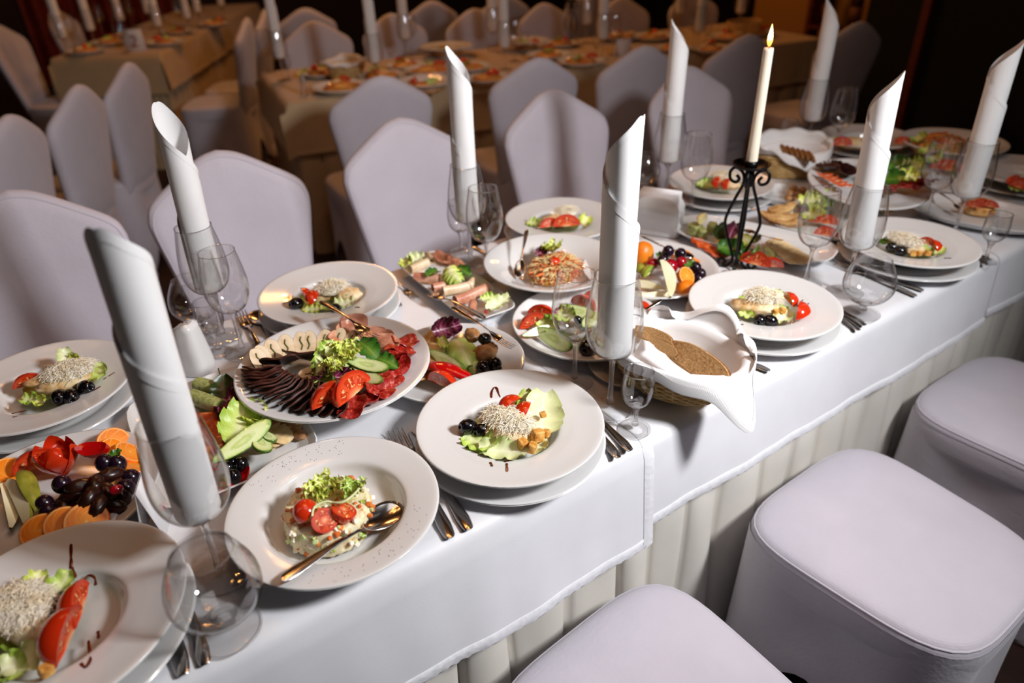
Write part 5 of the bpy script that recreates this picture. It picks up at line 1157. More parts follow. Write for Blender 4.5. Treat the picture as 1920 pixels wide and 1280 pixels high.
for k in range(8):
    t = k / 7; x, y = 1448 + 46 * t, 458 + 30 * t
    put('fish_slice', proto('fish%d' % (k % 2), None), None, T(x, y, 0.020 + 0.001 * k), 'pale fish slice, ' + ORD[k] + ' from the back of the fan ' + wl, 'fish', pyaw(x, y, 20, -16) - 0.1 * k, 0.55, 0.1, 'pale fish fan on the long plate', 1.05)
wedge(1414, 496, 0.024, 'tomato wedge with its cut face to us ' + wl, (44, 10), 2.2, 1.3)
wedge(1447, 500, 0.022, 'tomato wedge with dark skin at the near end ' + wl, (34, 4), 2.9, 0.95)
cutlery('spoon', T(1468, 450, 0.050), T(1395, 428, 0.045), 'dark spoon handle sticking out behind the cucumber on the long plate', roll=PI)
# grilled mushroom plate, square mushroom dish
shaped_dish(0.125, 0.105, 5, 0.001, (1.59, 0.955), 0.25, 'rectangular white plate of grilled aubergine and lettuce beyond the candlestick')
wm = 'on the aubergine plate'
for k, (x, y, d) in enumerate(((1462, 396, (44, -10)), (1458, 410, (50, 4)), (1470, 420, (56, 10)))): put('grilled_slice', meat_geo(0.044, 0.016, 0.010, k + 3, 3, 0.002), [M['mushroom'], M['grilled']], T(x, y, 0.026 + 0.006 * (2 - k)), ('dark grilled aubergine slice, topmost ', 'grilled aubergine slice, middle ', 'grilled aubergine slice, lowest and palest ')[k] + wm, 'vegetable', pyaw(x, y, *d), 0.3)
for k, (x, y, mt, d) in enumerate(((1520, 378, 'frisee', (30, 4)), (1536, 392, 'lettuce', (20, 20)), (1550, 376, 'lettuce', (30, -10)), (1525, 405, 'frisee', (20, 12)), (1566, 362, 'frisee', (10, -20)))):
    leaf(x, y, 0.046, ('frilled lettuce seen through the wine glass, upper ', 'lettuce leaf seen through the wine glass, middle ', 'lettuce leaf beside the rolled napkin ', 'lettuce leaf seen through the wine glass, lower ', 'lettuce frill showing just left of the napkin edge ')[k] + wm, mt, 0.06, 0.026, d, 0.5, -0.1, 0.5, 0.008, 4, 0.4, k)
leaf(1508, 396, 0.040, 'pinkish radicchio leaf left of the lettuce ' + wm, 'radicchio', 0.045, 0.014, (6, 26), 0.6, 0, 0.4, 0.003, 3, 0.4, 2, 'radicchio_leaf')
cuc(1544, 402, 0.042, 'dark green cucumber piece among the lettuce ' + wm, (14, 12), 0.018, 0.012, 0.9)
for k, (x, y) in enumerate(((1536, 418), (1550, 420), (1548, 442))): wedge(x, y, 0.026, ('tomato wedge seen through the wine glass, left ', 'tomato wedge seen through the wine glass, right ', 'tomato wedge at the near rim ')[k] + wm, (30, 4), 2.4, 1.0)
cutlery('fork', T(1398, 386, 0.030), T(1470, 424, 0.030), 'steel fork handle pointing at the candlestick from the aubergine plate')
shaped_dish(0.068, 0.085, 6, 0.001, (1.675, 1.100), 0.35, 'small square white dish of fried mushrooms')
for k in range(12):
    x = 1478 + 16 * (k % 4) + 5 * (k // 4); y = 372 - 9 * (k // 4) + 3 * (k % 4)
    put('fried_mushroom', proto('fmush%d' % (k % 3), lambda: mesh('fried_mushroom', blob(0.012, 0.010, 0.009, 0.35, 3, k, 12, 8), M['mushroom'])), None, T(x, y, 0.022 + 0.006 * (k // 4)), 'browned mushroom piece, ' + ORD[k % 4] + ' from the candle side, ' + ('front', 'middle', 'back')[k // 4] + ' row of the small square dish', 'mushroom', k, 0.2, 0.1, 'mushrooms in the small square dish')
# second footed dish of cold cuts
plate('footed', (1.775, 0.965), 0.020, 'footed white dish of meat and basil behind the tall rolled napkin', None, 0.92, 'footed_dish', 'dish', (0.10, -0.06, 0))
ww = 'on the far footed dish'
for k in range(10):
    t = k / 9; put('cured_meat_slice', proto('cured%d' % (k % 3), None), None, T(1548 + 40 * t, 316 - 8 * math.sin(t * 3) + 6 * t, 0.098), 'dark cured-meat slice, ' + ORD[k] + ' from the bread-basket side ' + ww, 'meat', 1.6 - 0.2 * k, 0.6, 0.1, 'dark meat fan on the far footed dish', 0.9)
for k in range(5): put('salmon_slice', proto('salmon%d' % (k % 2), None), None, T(1546 + 9 * k, 328 + 5 * k, 0.090), 'red salmon strip, ' + ORD[k] + ' from the back rim ' + ww, 'fish', 2.2, 0.08, 0.05, 'salmon strips on the far footed dish', 0.6)
for k in range(9): put('salami_slice', proto('salami%d' % (k % 4), None), None, T(1655 + 11 * k, 352 - 1.5 * k + 3 * (k % 2), 0.090), 'reddish sausage slice, ' + ORD[k] + ' from the tall napkin ' + ww, 'meat', k, 0.3, 0.2, 'sausage slices on the far footed dish', 0.8)
for k, (x, y, d) in enumerate(((1662, 322, (12, -20)), (1684, 308, (30, 4)), (1672, 336, (30, 6)), (1655, 306, (16, -16)))): leaf(x, y, 0.120, ('big bright basil leaf facing us ', 'basil leaf upper right ', 'basil leaf below the big one ', 'basil leaf touching the napkin ')[k] + ww, 'basil', 0.06, 0.028, d, 0.7, -0.2, 0.3, 0.003, 3, 0.4, k, 'basil_leaf')
for k, (x, y, mt) in enumerate(((1706, 332, 'frisee'), (1716, 312, 'lettuce'), (1700, 318, 'iceberg'))): leaf(x, y, 0.115, ('curly lettuce at the right ', 'lettuce at the far right ', 'pale lettuce beside the basil ')[k] + ww, mt, 0.055, 0.024, (20, 6), 0.5, 0, 0.5, 0.008, 4, 0.4, k)
for k in range(3): put('fried_mushroom', proto('fmush%d' % k, None), None, T(1640 + 12 * k, 386 + 6 * k, 0.018), 'green-and-white stuffed bite, ' + ORD[k] + ' from the tall napkin', 'snack', k, 0, 0, 'stuffed bites behind the tall napkin')
# far oval dish and far bowl
shaped_dish(0.170, 0.105, 2.4, 0.001, (1.925, 0.735), math.radians(-72), 'oval white dish with a piece of tart under the far goblets')
tart = put('tart_slice', loft([(x * 1, y) for x, y in super_outline(0.05, 0.036, 3, 30)], [(0.9, 0), (1, 0.006), (0.97, 0.018), (0.85, 0.022), (0.4, 0.022)]), M['tart'], T(1835, 395, 0.012), 'browned slice of tart on the far oval dish', 'tart', 0.5)
for k, (x, y) in enumerate(((1824, 388), (1856, 388), (1840, 384))): wedge(x, y, 0.040, ('red tomato piece on the tart, left', 'red tomato piece on the tart, right', 'red tomato piece on the tart, middle')[k] + ' of three', (20, 3), 2.6, 0.7)
cutlery('fork', T(1762, 362, 0.040), T(1806, 398, 0.030), 'steel fork lying on the far oval dish')
plate('bowl', (2.335, 1.030), 0.012, 'big white bowl of mixed salad at the far table end', None, 1.0, 'salad_bowl', 'bowl')
put('salad_heap', blob(0.095, 0.075, 0.034, 0.2, 4, 5, 26, 14, flatb=-0.003), MIX, T(1762, 275, 0.050), 'brown mixed salad heaped in the far-end bowl', 'salad', 0.2)
put('carrot_shreds', shreds_geo(0.09, 0.06, 0.03, 90, 0.03, 0.0016, 3), M['carrot'], T(1765, 274, 0.052), 'carrot shreds on the far-end mixed salad', 'salad', 0.2, kind='stuff')
for k, (x, y) in enumerate(((1725, 262), (1742, 284), (1756, 300))): leaf(x, y, 0.075, ('lettuce leaf at the back ', 'lettuce leaf in the middle ', 'lettuce leaf hanging over the near side ')[k] + 'of the far-end salad bowl', 'lettuce', 0.06, 0.026, (16, 14), 0.6, 0, 0.5, 0.007, 4, 0.4, k)
for k, (x, y) in enumerate(((1768, 318), (1780, 320))): wedge(x, y, 0.04, ('red tomato wedge seen through the far wine glass, left', 'red tomato wedge seen through the far wine glass, right')[k], (20, 2), 2.5, 1.3)
wedge(1692, 269, 0.06, 'orange carrot-red wedge at the left rim of the far-end bowl', (26, 0), 2.6, 0.9)
shaped_dish(0.09, 0.06, 4, 0.001, (2.09, 0.90), 0.3, 'small white dish with tomato between the far goblets')

# ================================================================= glasses and rolled napkins
GN, GG = 'rolled white napkins on the long table', 'glasses on the long table'
ZN = 0.1115
def gob(px, py, label, nlabel, H, tip, lean=(0, 0), seed=0, sc=1.0, dz=0.075):
    p = T(px, py, 0.0008); glass('goblet', p, label, GG, sc)
    return napkin(p + Vector((0, 0, ZN * sc)), nlabel, GN, H, tip, lean, dz, seed, sc)
gob(416, 1076, 'goblet holding the big shaded napkin at the corner salad', 'tall rolled napkin rising over the left fruit plate, its tip shaded', 0.366, -2.25, (0.03, 0.03), 1, 1.03)
gob(420, 632, 'goblet holding the napkin with the open top', 'rolled napkin with its open end turned to us before the second chair', 0.352, 2.0, (0.02, 0.03), 2, 1.0, 0.095)
gob(883, 492, 'goblet holding the napkin by the narrow ham plate', 'rolled napkin between the two pointed chairs', 0.378, 2.3, (0.0, 0.0), 3, 1.0, 0.085)
gob(1143, 766, 'goblet holding the napkin beside the bread basket', 'brightly lit rolled napkin beside the bread basket', 0.360, -1.15, (0, 0), 4, 1.04)
gob(1247, 372, 'goblet holding the napkin left of the candle', 'rolled napkin with open top just left of the candle', 0.365, 2.3, (0, 0), 5, 1.0, 0.085)
gob(1585, 548, 'goblet holding the napkin in front of the far footed dish', 'tall rolled napkin behind the empty snifter', 0.345, -1.05, (-0.03, -0.04), 6, 1.0, 0.08)
gob(1510, 288, 'goblet holding the napkin before the black drape', 'rolled napkin right of the candle flame, top curled open', 0.36, 2.0, (0, 0), 7, 1.0, 0.085)
gob(1786, 446, 'goblet holding the leaning napkin on the oval dish side', 'rolled napkin leaning out of the view at the upper right', 0.345, -1.0, (-0.02, -0.01), 8, 1.0)
glass('snifter', T(430, 1180, 0.0008), 'empty brandy snifter beside the two knives in front', GG, 1.06)
glass('wine', T(456, 660, 0.0008), 'empty wine glass by the salt shaker', GG)
glass('shot', T(412, 662, 0.0008), 'small shot glass between salt shaker and wine glass', GG)
glass('snifter', T(385, 628, 0.0008) + Vector((0, 0.025, 0)), 'brandy snifter half behind the goblet near the salt shaker', GG, 0.95)
glass('wine', T(914, 520, 0.0008), 'empty wine glass by the carrot salad bowl', GG)
glass('shot', T(866, 473, 0.0008), 'shot glass behind the narrow ham plate', GG, 1.15)
glass('wine', T(1077, 716, 0.0008), 'empty wine glass in front of the tomato-and-cucumber plate', GG)
glass('shot', T(1190, 805, 0.0008), 'small shot glass in front of the bread basket', GG)
glass('wine', T(1295, 398, 0.0008), 'empty wine glass left of the candlestick', GG)
glass('snifter', T(1204, 362, 0.0008), 'brandy snifter half hidden behind the napkin left of the candle', GG, 0.95)
glass('wine', T(1510, 532, 0.0008), 'empty wine glass in front of the aubergine plate', GG)
glass('snifter', T(1615, 588, 0.0008), 'empty brandy snifter at the table edge beside the tall napkin', GG, 0.98)
glass('wine', T(1563, 293, 0.0008), 'empty wine glass right of the napkin before the black drape', GG)
glass('shot', T(1472, 288, 0.0008), 'shot glass left of the napkin before the black drape', GG)
glass('wine', T(1732, 418, 0.0008), 'empty wine glass in front of the far-end bowl', GG)
glass('shot', T(1846, 490, 0.0008), 'shot glass near the right edge above the cutlery', GG, 1.02)

# ================================================================= candlestick
cb = T(1379, 503, 0.0008)
cs = thing('candlestick', 'black wrought-iron candlestick with scroll feet', 'candlestick', cb)
for k in range(4):
    a = PI / 2 * k + 0.55
    def rad(r, z): return (r * math.cos(a), r * math.sin(a), z)
    sp = smooth_path([rad(0.034, 0.004), rad(0.041, 0.012), rad(0.034, 0.021), rad(0.025, 0.014), rad(0.030, 0.004), rad(0.020, 0.004), rad(0.010, 0.022), rad(0.020, 0.055), rad(0.034, 0.095), rad(0.036, 0.12), rad(0.022, 0.165), rad(0.010, 0.20), rad(0.014, 0.222), rad(0.030, 0.232), rad(0.040, 0.222), rad(0.038, 0.206), rad(0.026, 0.200), rad(0.020, 0.208), rad(0.026, 0.216)], 5)
    obj('scroll_leg', sweep(sp, 0.0034, 8), M['iron'], cs)
obj('collar', lathe([(0.0, 0.196), (0.012, 0.196), (0.013, 0.203), (0.009, 0.215), (0.010, 0.232), (0.0, 0.232)], 20), M['iron'], cs)
obj('drip_pan', lathe([(0.0, 0.231), (0.02, 0.232), (0.036, 0.2385), (0.040, 0.244), (0.0385, 0.2445), (0.034, 0.241), (0.018, 0.2345), (0.0, 0.234)], 36), M['iron'], cs)
obj('candle_cup', lathe([(0.0, 0.2335), (0.0125, 0.234), (0.0135, 0.25), (0.0120, 0.25), (0.0, 0.236)], 20), M['iron'], cs)
ca = tag(obj('taper_candle', lathe([(0.0, 0.0), (0.0115, 0.0), (0.0118, 0.01), (0.0105, 0.08), (0.0098, 0.228), (0.0092, 0.234), (0.006, 0.2335), (0.0, 0.232)], 24), M['wax'], loc=cb + Vector((0, 0, 0.2365))), 'tall lit ivory candle in the iron candlestick', 'candle')
obj('wick', sweep([(0, 0, 0.231), (0.0006, 0, 0.238), (0.002, 0, 0.2435)], 0.0008, 6), M['iron'], ca)
obj('flame', lathe([(0.0, 0.2355), (0.0030, 0.239), (0.0052, 0.2465), (0.0048, 0.255), (0.0028, 0.266), (0.0010, 0.274), (0.0, 0.277)], 16), M['flame'], ca)
lamp('candle_glow', 'POINT', cb + Vector((0, 0, 0.2365 + 0.256)), 0.35, (1.0, 0.55, 0.2), 0.004)

# ================================================================= bread basket
def oval(a, b, n=48): return [(a * math.cos(2 * PI * i / n), b * math.sin(2 * PI * i / n)) for i in range(n)]
def basket(center, yaw, label, a=0.114, b=0.078, h=0.062):
    r = thing('bread_basket', label, 'basket', center, yaw)
    for row in range(11):                                                        # woven strands, each row a strand
        t = (row + 0.5) / 11; k = 0.70 + 0.30 * math.sin(t * PI / 2); z = 0.004 + h * t; n = 132; pts = []
        for i in range(n + 1):
            f = 2 * PI * i / n; wv_ = 0.0017 * math.sin(22 * f + PI * (row % 2))
            pts.append(((a * k + wv_) * math.cos(f), (b * k + wv_) * math.sin(f), z))
        obj('woven_strand', sweep(pts, (0.0032, 0.0028), 5, caps=False), M['wicker'], r)
    for i in range(22):
        f = 2 * PI * (i + 0.5) / 22
        obj('stake', sweep([((a * (0.70 + 0.30 * math.sin(t * PI / 2))) * math.cos(f), (b * (0.70 + 0.30 * math.sin(t * PI / 2))) * math.sin(f), 0.003 + h * t) for t in (0, 0.25, 0.5, 0.75, 1)], 0.0019, 5), M['wicker'], r)
    pts = [(a * 1.01 * math.cos(2 * PI * i / 60), b * 1.01 * math.sin(2 * PI * i / 60), h + 0.005) for i in range(61)]
    obj('rim', sweep(pts, 0.0045, 7, caps=False), M['wicker'], r)
    obj('base', loft(oval(a * 0.70, b * 0.70), [(1.0, 0.0006), (1.0, 0.006)]), M['wicker'], r)
    return r
def closed_interp(keys, n):
    """keys: (degrees, radial factor, height); periodic Catmull-Rom sampled at n angles from -180 degrees"""
    m = len(keys); out = []
    for i in range(n):
        a = -180 + 360 * i / n
        for k in range(m):
            a0 = keys[k][0]; a1 = keys[(k + 1) % m][0] + (360 if k == m - 1 else 0)
            if a0 <= a < a1 + 1e-6:
                t = (a - a0) / (a1 - a0); p = [keys[(k + j) % m][1:] for j in (-1, 0, 1, 2)]
                out.append([0.5 * (2 * p[1][c] + (p[2][c] - p[0][c]) * t + (2 * p[0][c] - 5 * p[1][c] + 4 * p[2][c] - p[3][c]) * t * t + (3 * p[1][c] - p[0][c] - 3 * p[2][c] + p[3][c]) * t ** 3) for c in (0, 1)]); break
    return out
def basket_napkin(center, yaw, keys, label, a=0.114, b=0.078, h=0.062, n=96):
    out = closed_interp(keys, n); P = []
    for i in range(n):
        f = 2 * PI * i / n - PI; c, s = math.cos(f), math.sin(f); row = []
        for t, k, z in ((0, 0.02, 0.013), (0, 0.35, 0.014), (0, 0.6, 0.018), (0, 0.74, 0.032), (0, 0.84, 0.050), (0, 0.90, 0.066), (0, 0.97, 0.0775), (0, 1.05, 0.0795), (0, 1.10, 0.0765)):
            row.append(Vector((a * k * c, b * k * s, z + 0.002 * math.sin(5 * f) * k)))
        R0 = row[-1]; o = Vector((a * out[i][0] * c, b * out[i][0] * s, out[i][1]))
        for t in (0.2, 0.4, 0.6, 0.8, 1.0):
            q = R0.lerp(o, t); q.z += 0.012 * math.sin(PI * t) * (1 if o.z < 0.075 else 0.4) + 0.0035 * math.sin(9 * f + 3 * t) * t
            row.append(q)
        P.append(row)
    g = G().grid(P, cu=True)
    # folded edge: a hem band that doubles the cloth along its border
    o = obj('basket_napkin', g, M['napkin'], loc=center, rot=(0, 0, yaw))
    H = []
    for row in P:
        d = (row[-1] - row[-2]).normalized(); H.append([row[-1] - d * 0.014 + Vector((0, 0, 0.0016)), row[-1] + Vector((0, 0, 0.0018)), row[-1] + Vector((0, 0, -0.0006))])
    obj('hem', G().grid(H, cu=True), M['napkin'], o)
    return tag(o, label, 'napkin')
BC = T(1270, 712, 0.006); BC.x, BC.y = 0.772, 0.672; BC.z = TZ + 0.0115
BY = math.atan2(-0.21, 0.075)
plate('saucer', (0.767, 0.763), 0.0008, 'small flat white plate under the bread basket', None, 0.567, 'under_plate')
basket(BC, BY, 'oval wicker bread basket beside the shot glass')
basket_napkin(BC, BY, [(-180, 1.14, .082), (-145, 1.18, .078), (-110, 1.24, .070), (-80, 1.26, .062), (-52, 1.32, .048), (-24, 1.5, .0), (-6, 1.18, .056), (20, 1.14, .086), (50, 1.18, .098), (78, 1.30, .118), (105, 1.14, .088), (145, 1.16, .092)], 'white napkin draped in the front bread basket, one corner trailing on the cloth')
def bread_geo(w=0.060, hh=0.024, th=0.011):
    o = []
    for x, y in super_outline(w, hh, 2.6, 40): o.append((x, y if y > 0 else y * 0.75))
    return loft(o, [(0.96, 0), (1.0, 0.001), (1.0, th - 0.001), (0.96, th)], mis=[1, 0, 1, 1, 1])
BM = mesh('bread_slice', bread_geo(), [M['crust'], M['bread']])
def bread(p, yaw, tilt, label, sc=1.0, ry=0.0):
    return put('bread_slice', BM, None, p, label, 'bread', yaw, tilt, ry, None, sc)
yb = pyaw(1262, 655, 104, 62, 0.085)
bread(T(1316, 686, 0.078), yb, 0.95, 'large rye bread slice facing us, rightmost in the front basket', 1.0, 0.06)
bread(T(1308, 683, 0.071), yb + 0.02, 0.95, 'rye bread slice just behind the large front one', 0.98, 0.06)
bread(T(1300, 680, 0.064), yb + 0.04, 0.95, 'rye bread slice second behind the large front one', 0.96, 0.06)
for k, (x, y, z) in enumerate(((1250, 655, .086), (1242, 645, .085), (1231, 632, .083), (1222, 630, .077), (1214, 628, .071))):
    bread(T(x, y, z), yb + 0.1 + 0.06 * k, 1.0, ('small rounded rye slice in the middle of the front basket', 'rye slice with dark crust leaning on the small rounded one', 'tallest rye slice at the far side of the front basket', 'rye slice half behind the goblet bowl', 'last rye slice seen through the goblet bowl')[k], (0.40, 0.42, 0.55, 0.55, 0.55)[k])
# far bread basket
BC2 = T(1480, 322, 0.006); BC2.x -= 0.01; BC2.z = TZ + 0.001
basket(BC2, -0.55, 'dark wicker bread basket at the far side beyond the candlestick', 0.1, 0.068)
basket_napkin(BC2, -0.55, [(-180, 1.16, .10), (-135, 1.2, .09), (-100, 1.3, .055), (-75, 1.36, .03), (-50, 1.3, .055), (-15, 1.18, .095), (30, 1.15, .11), (80, 1.2, .115), (130, 1.2, .11)], 'white napkin in the far bread basket with one corner folded over its side', 0.1, 0.068)
for k in range(6): bread(T(1468 + 10 * k, 283 + 2.5 * k, 0.080), 0.9, 1.2, 'dark bread slice, ' + ORD[k] + ' from the candle side in the far basket', 0.62)['group'] = 'bread slices in the far basket'

# ================================================================= salt shaker, napkin holder, place card, cutlery
sk = thing('salt_shaker', 'white porcelain salt shaker in front of the snifter', 'shaker', T(372, 692, 0.0008), -0.75)
o = super_outline(1, 1, 3.4, 40); P = []
for s, z in ((0.0270, 0.0), (0.0285, 0.002), (0.0275, 0.02), (0.0245, 0.05), (0.0212, 0.078), (0.0195, 0.088)):
    P.append([(x * s, y * s, z) for x, y in o])
top = [(x * 0.0188, y * 0.0188, 0.094 + 0.0035 * math.sin(x * 2.6 + 0.5)) for x, y in o]; P.append(top)
P.append([(x * 0.012, y * 0.012, 0.0975 + 0.003 * math.sin(x * 1.8 + 0.5)) for x, y in o])
g = G(); g.grid(P, cv=True, flip=True); g.fan(P[-1], (0, 0, 0.0995)); g.fan(P[0], (0, 0, 0), flip=True); obj('body', g, M['porcelain'], sk)
for k in range(2): obj('hole', lathe([(0, 0.0), (0.0011, 0.0), (0.0011, 0.0015), (0, 0.0015)], 10), M['black'], sk, (0.004 - 0.008 * k, 0.002, 0.0985))
hp = T(1232, 434, 0.0008); hy = math.radians(-62)
nh = thing('napkin_holder', 'white porcelain napkin holder behind the bright napkin', 'napkin holder', hp, hy)
obj('base', loft(super_outline(0.062, 0.03, 5, 32), [(0.96, 0), (1, 0.003), (1, 0.010), (0.95, 0.013)]), M['porcelain'], nh)
for sy in (-1, 1):
    P = []
    for i in range(17):
        x = -0.058 + 0.116 * i / 16; ztop = 0.100 - 0.028 * (x / 0.058) ** 4
        P.append([(x, sy * 0.026 + 0.003, 0.010), (x, sy * 0.026 + 0.003, ztop - 0.002), (x, sy * 0.026 + 0.0015, ztop), (x, sy * 0.026 - 0.0015, ztop), (x, sy * 0.026 - 0.003, ztop - 0.002), (x, sy * 0.026 - 0.003, 0.010)])
    g = G().grid(P, cv=True); g.add(P[0], [(0, 1, 2, 3, 4, 5)]); g.add(P[-1], [(5, 4, 3, 2, 1, 0)]); obj('side_plate', g, M['porcelain'], nh)
for k in range(7): put('paper_napkin', box(-0.05, 0.05, -0.0015, 0.0015, 0, 0.095 - 0.003 * (k % 3)), M['paper'], hp + Matrix.Rotation(hy, 3, 'Z') @ Vector((0, -0.017 + 0.0055 * k, 0.0135)), 'white paper napkin, ' + ORD[k] + ' from the near side of the porcelain holder', 'paper napkin', hy, 0, 0, 'paper napkins in the holder')
def tent_card(p, yaw, label, w=0.05, h=0.09, d=0.035, mat='paper'):
    g = G(); n = G()
    for s in (-1, 1):
        g.add([(-w / 2, s * d / 2, 0), (w / 2, s * d / 2, 0), (w / 2, s * 0.0008, h), (-w / 2, s * 0.0008, h), (-w / 2, s * (d / 2 - 0.0012), 0), (w / 2, s * (d / 2 - 0.0012), 0), (w / 2, 0, h - 0.002), (-w / 2, 0, h - 0.002)], [(0, 1, 2, 3), (4, 7, 6, 5), (0, 4, 5, 1), (0, 3, 7, 4), (1, 5, 6, 2)])
    return put('place_card', g, M[mat], p, label, 'card', yaw)
tent_card(T(296, 985, 0.0008), 1.2, 'folded white card standing behind the goblet with the shaded napkin', 0.055, 0.085, 0.03)
def pair(items):
    for kind, a, b, lb in items: cutlery(kind, T(*a, 0.0012), T(*b, 0.0012), lb)
pair((('knife', (345, 1267), (284, 1012), 'steel knife lying close against the corner salad plate'), ('knife', (386, 1247), (322, 1020), 'steel knife lying next to the snifter foot'),
      ('fork', (845, 1010), (741, 812), 'steel fork between the spoon plate and the sauce-loop salad'), ('knife', (880, 994), (770, 812), 'steel knife between the spoon plate and the sauce-loop salad'),
      ('fork', (497, 672), (452, 588), 'steel fork between wine glass and back-row salad'), ('spoon', (522, 660), (478, 586), 'steel spoon between wine glass and back-row salad'),
      ('fork', (724, 516), (783, 562), 'steel fork between back-row salad and ham plate'), ('knife', (716, 524), (752, 574), 'steel knife between back-row salad and ham plate'),
      ('knife', (886, 462), (955, 500), 'steel knife behind the carrot salad bowl'), ('fork', (1312, 600), (1270, 596), 'steel fork tips showing behind the bread basket')))

def slant(kind, h, d, label):
    a = T(*h, 0.0012); w = (a - T(h[0] - d[0], h[1] - d[1], 0.0012)).normalized(); cutlery(kind, a, a - w * CL[kind], label)
slant('fork', (1160, 859), (39, 43), 'steel fork handle right of the sauce-loop salad'); slant('knife', (1182, 846), (39, 40), 'steel knife between sauce-loop salad and shot glass')
slant('fork', (1410, 708), (38, 15), 'steel fork partly under the bread basket napkin'); slant('knife', (1443, 697), (38, 14), 'steel knife handle beside the bread basket')
slant('fork', (1610, 620), (38, 26), 'steel fork below the snifter, nearer the salad plate'); slant('knife', (1621, 611), (38, 24), 'steel knife below the snifter foot')
slant('fork', (1718, 556), (55, 22), 'steel fork at the table edge left of the far salad plate'); slant('knife', (1731, 546), (55, 19), 'steel knife at the table edge left of the far salad plate')
slant('fork', (1850, 497), (55, 22), 'steel fork end below the right-hand shot glass'); slant('knife', (1858, 489), (55, 20), 'steel knife end below the right-hand shot glass')

# ================================================================= background: second table, far left table, hall end
struct('wall_east', box(4.0, 4.12, -2.9, 2.40, 0, 3.2), M['black'])
struct('trim_1', box(3.962, 3.999, 2.045, 2.085, 0, 3.2), M['redwood'])
struct('wall_niche', box(4.75, 4.85, 2.55, 3.75, 0, 3.2), M['yellow'])
bc = thing('display_cabinet', 'dark cabinet against the ochre wall behind the curled napkin', 'cabinet', (4.70, 3.05, 0))
obj('side_panel', box(-0.12, 0.0, -0.36, -0.33, 0, 1.6), M['redwood'], bc, smooth=False); obj('side_panel', box(-0.12, 0.0, 0.10, 0.13, 0, 1.6), M['redwood'], bc, smooth=False)
for z in (0.3, 0.72, 1.12): obj('shelf', box(-0.12, 0.0, -0.33, 0.10, z, z + 0.02), M['redwood'], bc, smooth=False)
for k, y in enumerate((-0.2, 0.0)):
    b = tag(obj('bottle', lathe([(0, 0), (0.036, 0), (0.038, 0.01), (0.038, 0.17), (0.015, 0.22), (0.014, 0.29), (0, 0.29)], 20), mottled('bottle_glass_%d' % k, ((0.3, '2a0a04'), (0.7, '40160a')), 10, 0.15, 0), loc=(4.62, 3.05 + y, 0.741)), ('brown bottle in the cabinet beside the curled napkin', 'second brown bottle deeper in the cabinet')[k], 'bottle')
    obj('label', lathe([(0.0385, 0.05), (0.0387, 0.05), (0.0387, 0.13), (0.0385, 0.13)], 20), plain('bottle_label_%d' % k, '7a4a20', 0.7), b)
cu = thing('window_curtain', 'red-orange curtain glimpsed behind the far left table', 'curtain', (0.9, 8.9, 0))
obj('panel', G().grid([[(x * 0.02, 0.05 * math.sin(x * 0.6), z) for z in (0.05, 3.1)] for x in range(-30, 41)]), mottled('red_curtain', ((0.3, '4e0c03'), (0.7, '7c1c08')), 8, 0.7, 0), cu)

TR, T2 = -0.175, (1.0, 3.277, 0)
def L2(x, y, z=0.0, loc=T2, rz=TR):
    c, s = math.cos(rz), math.sin(rz); return Vector((loc[0] + x * c - y * s, loc[1] + x * s + y * c, TZ + z))
table('second banquet table behind the row of chair backs', 0, 3.15, 0, 0.85, T2, TR)
cloth('tablecloth', 'white cloth tinted dim and warm on the second table, corner hanging at its free end', -0.005, 3.16, 0, 0.85, 0.22, 0.2, 0, M['dimcloth'], T2, TR, seed=12, end_drop=(0.22, 0.2), nu=120, amp=1.6)
skirt('cream pleated skirt of the second table, tinted dim and warm', 0.0, 3.15, 0.036, T2, TR, 4, M['dimcloth'], 0.12, ends=(0.8, 0))
G2N, G2G, G2P = 'rolled napkins on the second table', 'glasses on the second table', 'plates of food on the second table'
n2 = ((525, 108, 'at the free end of the second table'), (703, 116, 'before the small far bread basket'), (760, 72, 'beyond the small far bread basket'),
      (946, 88, 'tallest at mid second table'), (924, 58, 'just behind the tallest far one'), (1130, 72, 'near the far white card'), (1100, 44, 'behind the one near the far card'), (1311, 58, 'left of the candle flame on the second table'),
      (1274, 24, 'at the back of the second table, left of the flame'), (1470, 40, 'above the straw basket of the second table'))
for k, (x, y, w) in enumerate(n2):
    p = T(x, y, ZN); p.z = TZ + 0.0008
    if k in (9,): p = L2(2.95, 0.5)
    glass('goblet', p, 'goblet with the rolled napkin ' + w, G2G); napkin(p + Vector((0, 0, ZN)), 'white rolled napkin ' + w, G2N, 0.36, 0.5 + k, seed=k, hem=False)
k = 0
for x, y, kind in ((505, 128, 'wine'), (540, 140, 'shot'), (772, 92, 'wine'), (735, 112, 'shot'), (965, 108, 'wine'), (985, 95, 'shot'), (1150, 96, 'wine'), (1118, 100, 'shot'), (1300, 84, 'wine'), (1325, 74, 'shot')):
    glass(kind, T(x, y, 0.02) * 1.0 - Vector((0, 0, 0.0192)), ('wine' if kind == 'wine' else 'shot') + ' glass beside the napkin ' + n2[(0, 0, 2, 1, 3, 3, 5, 5, 7, 7)[k]][2], G2G); k += 1
pq = random.Random(5)
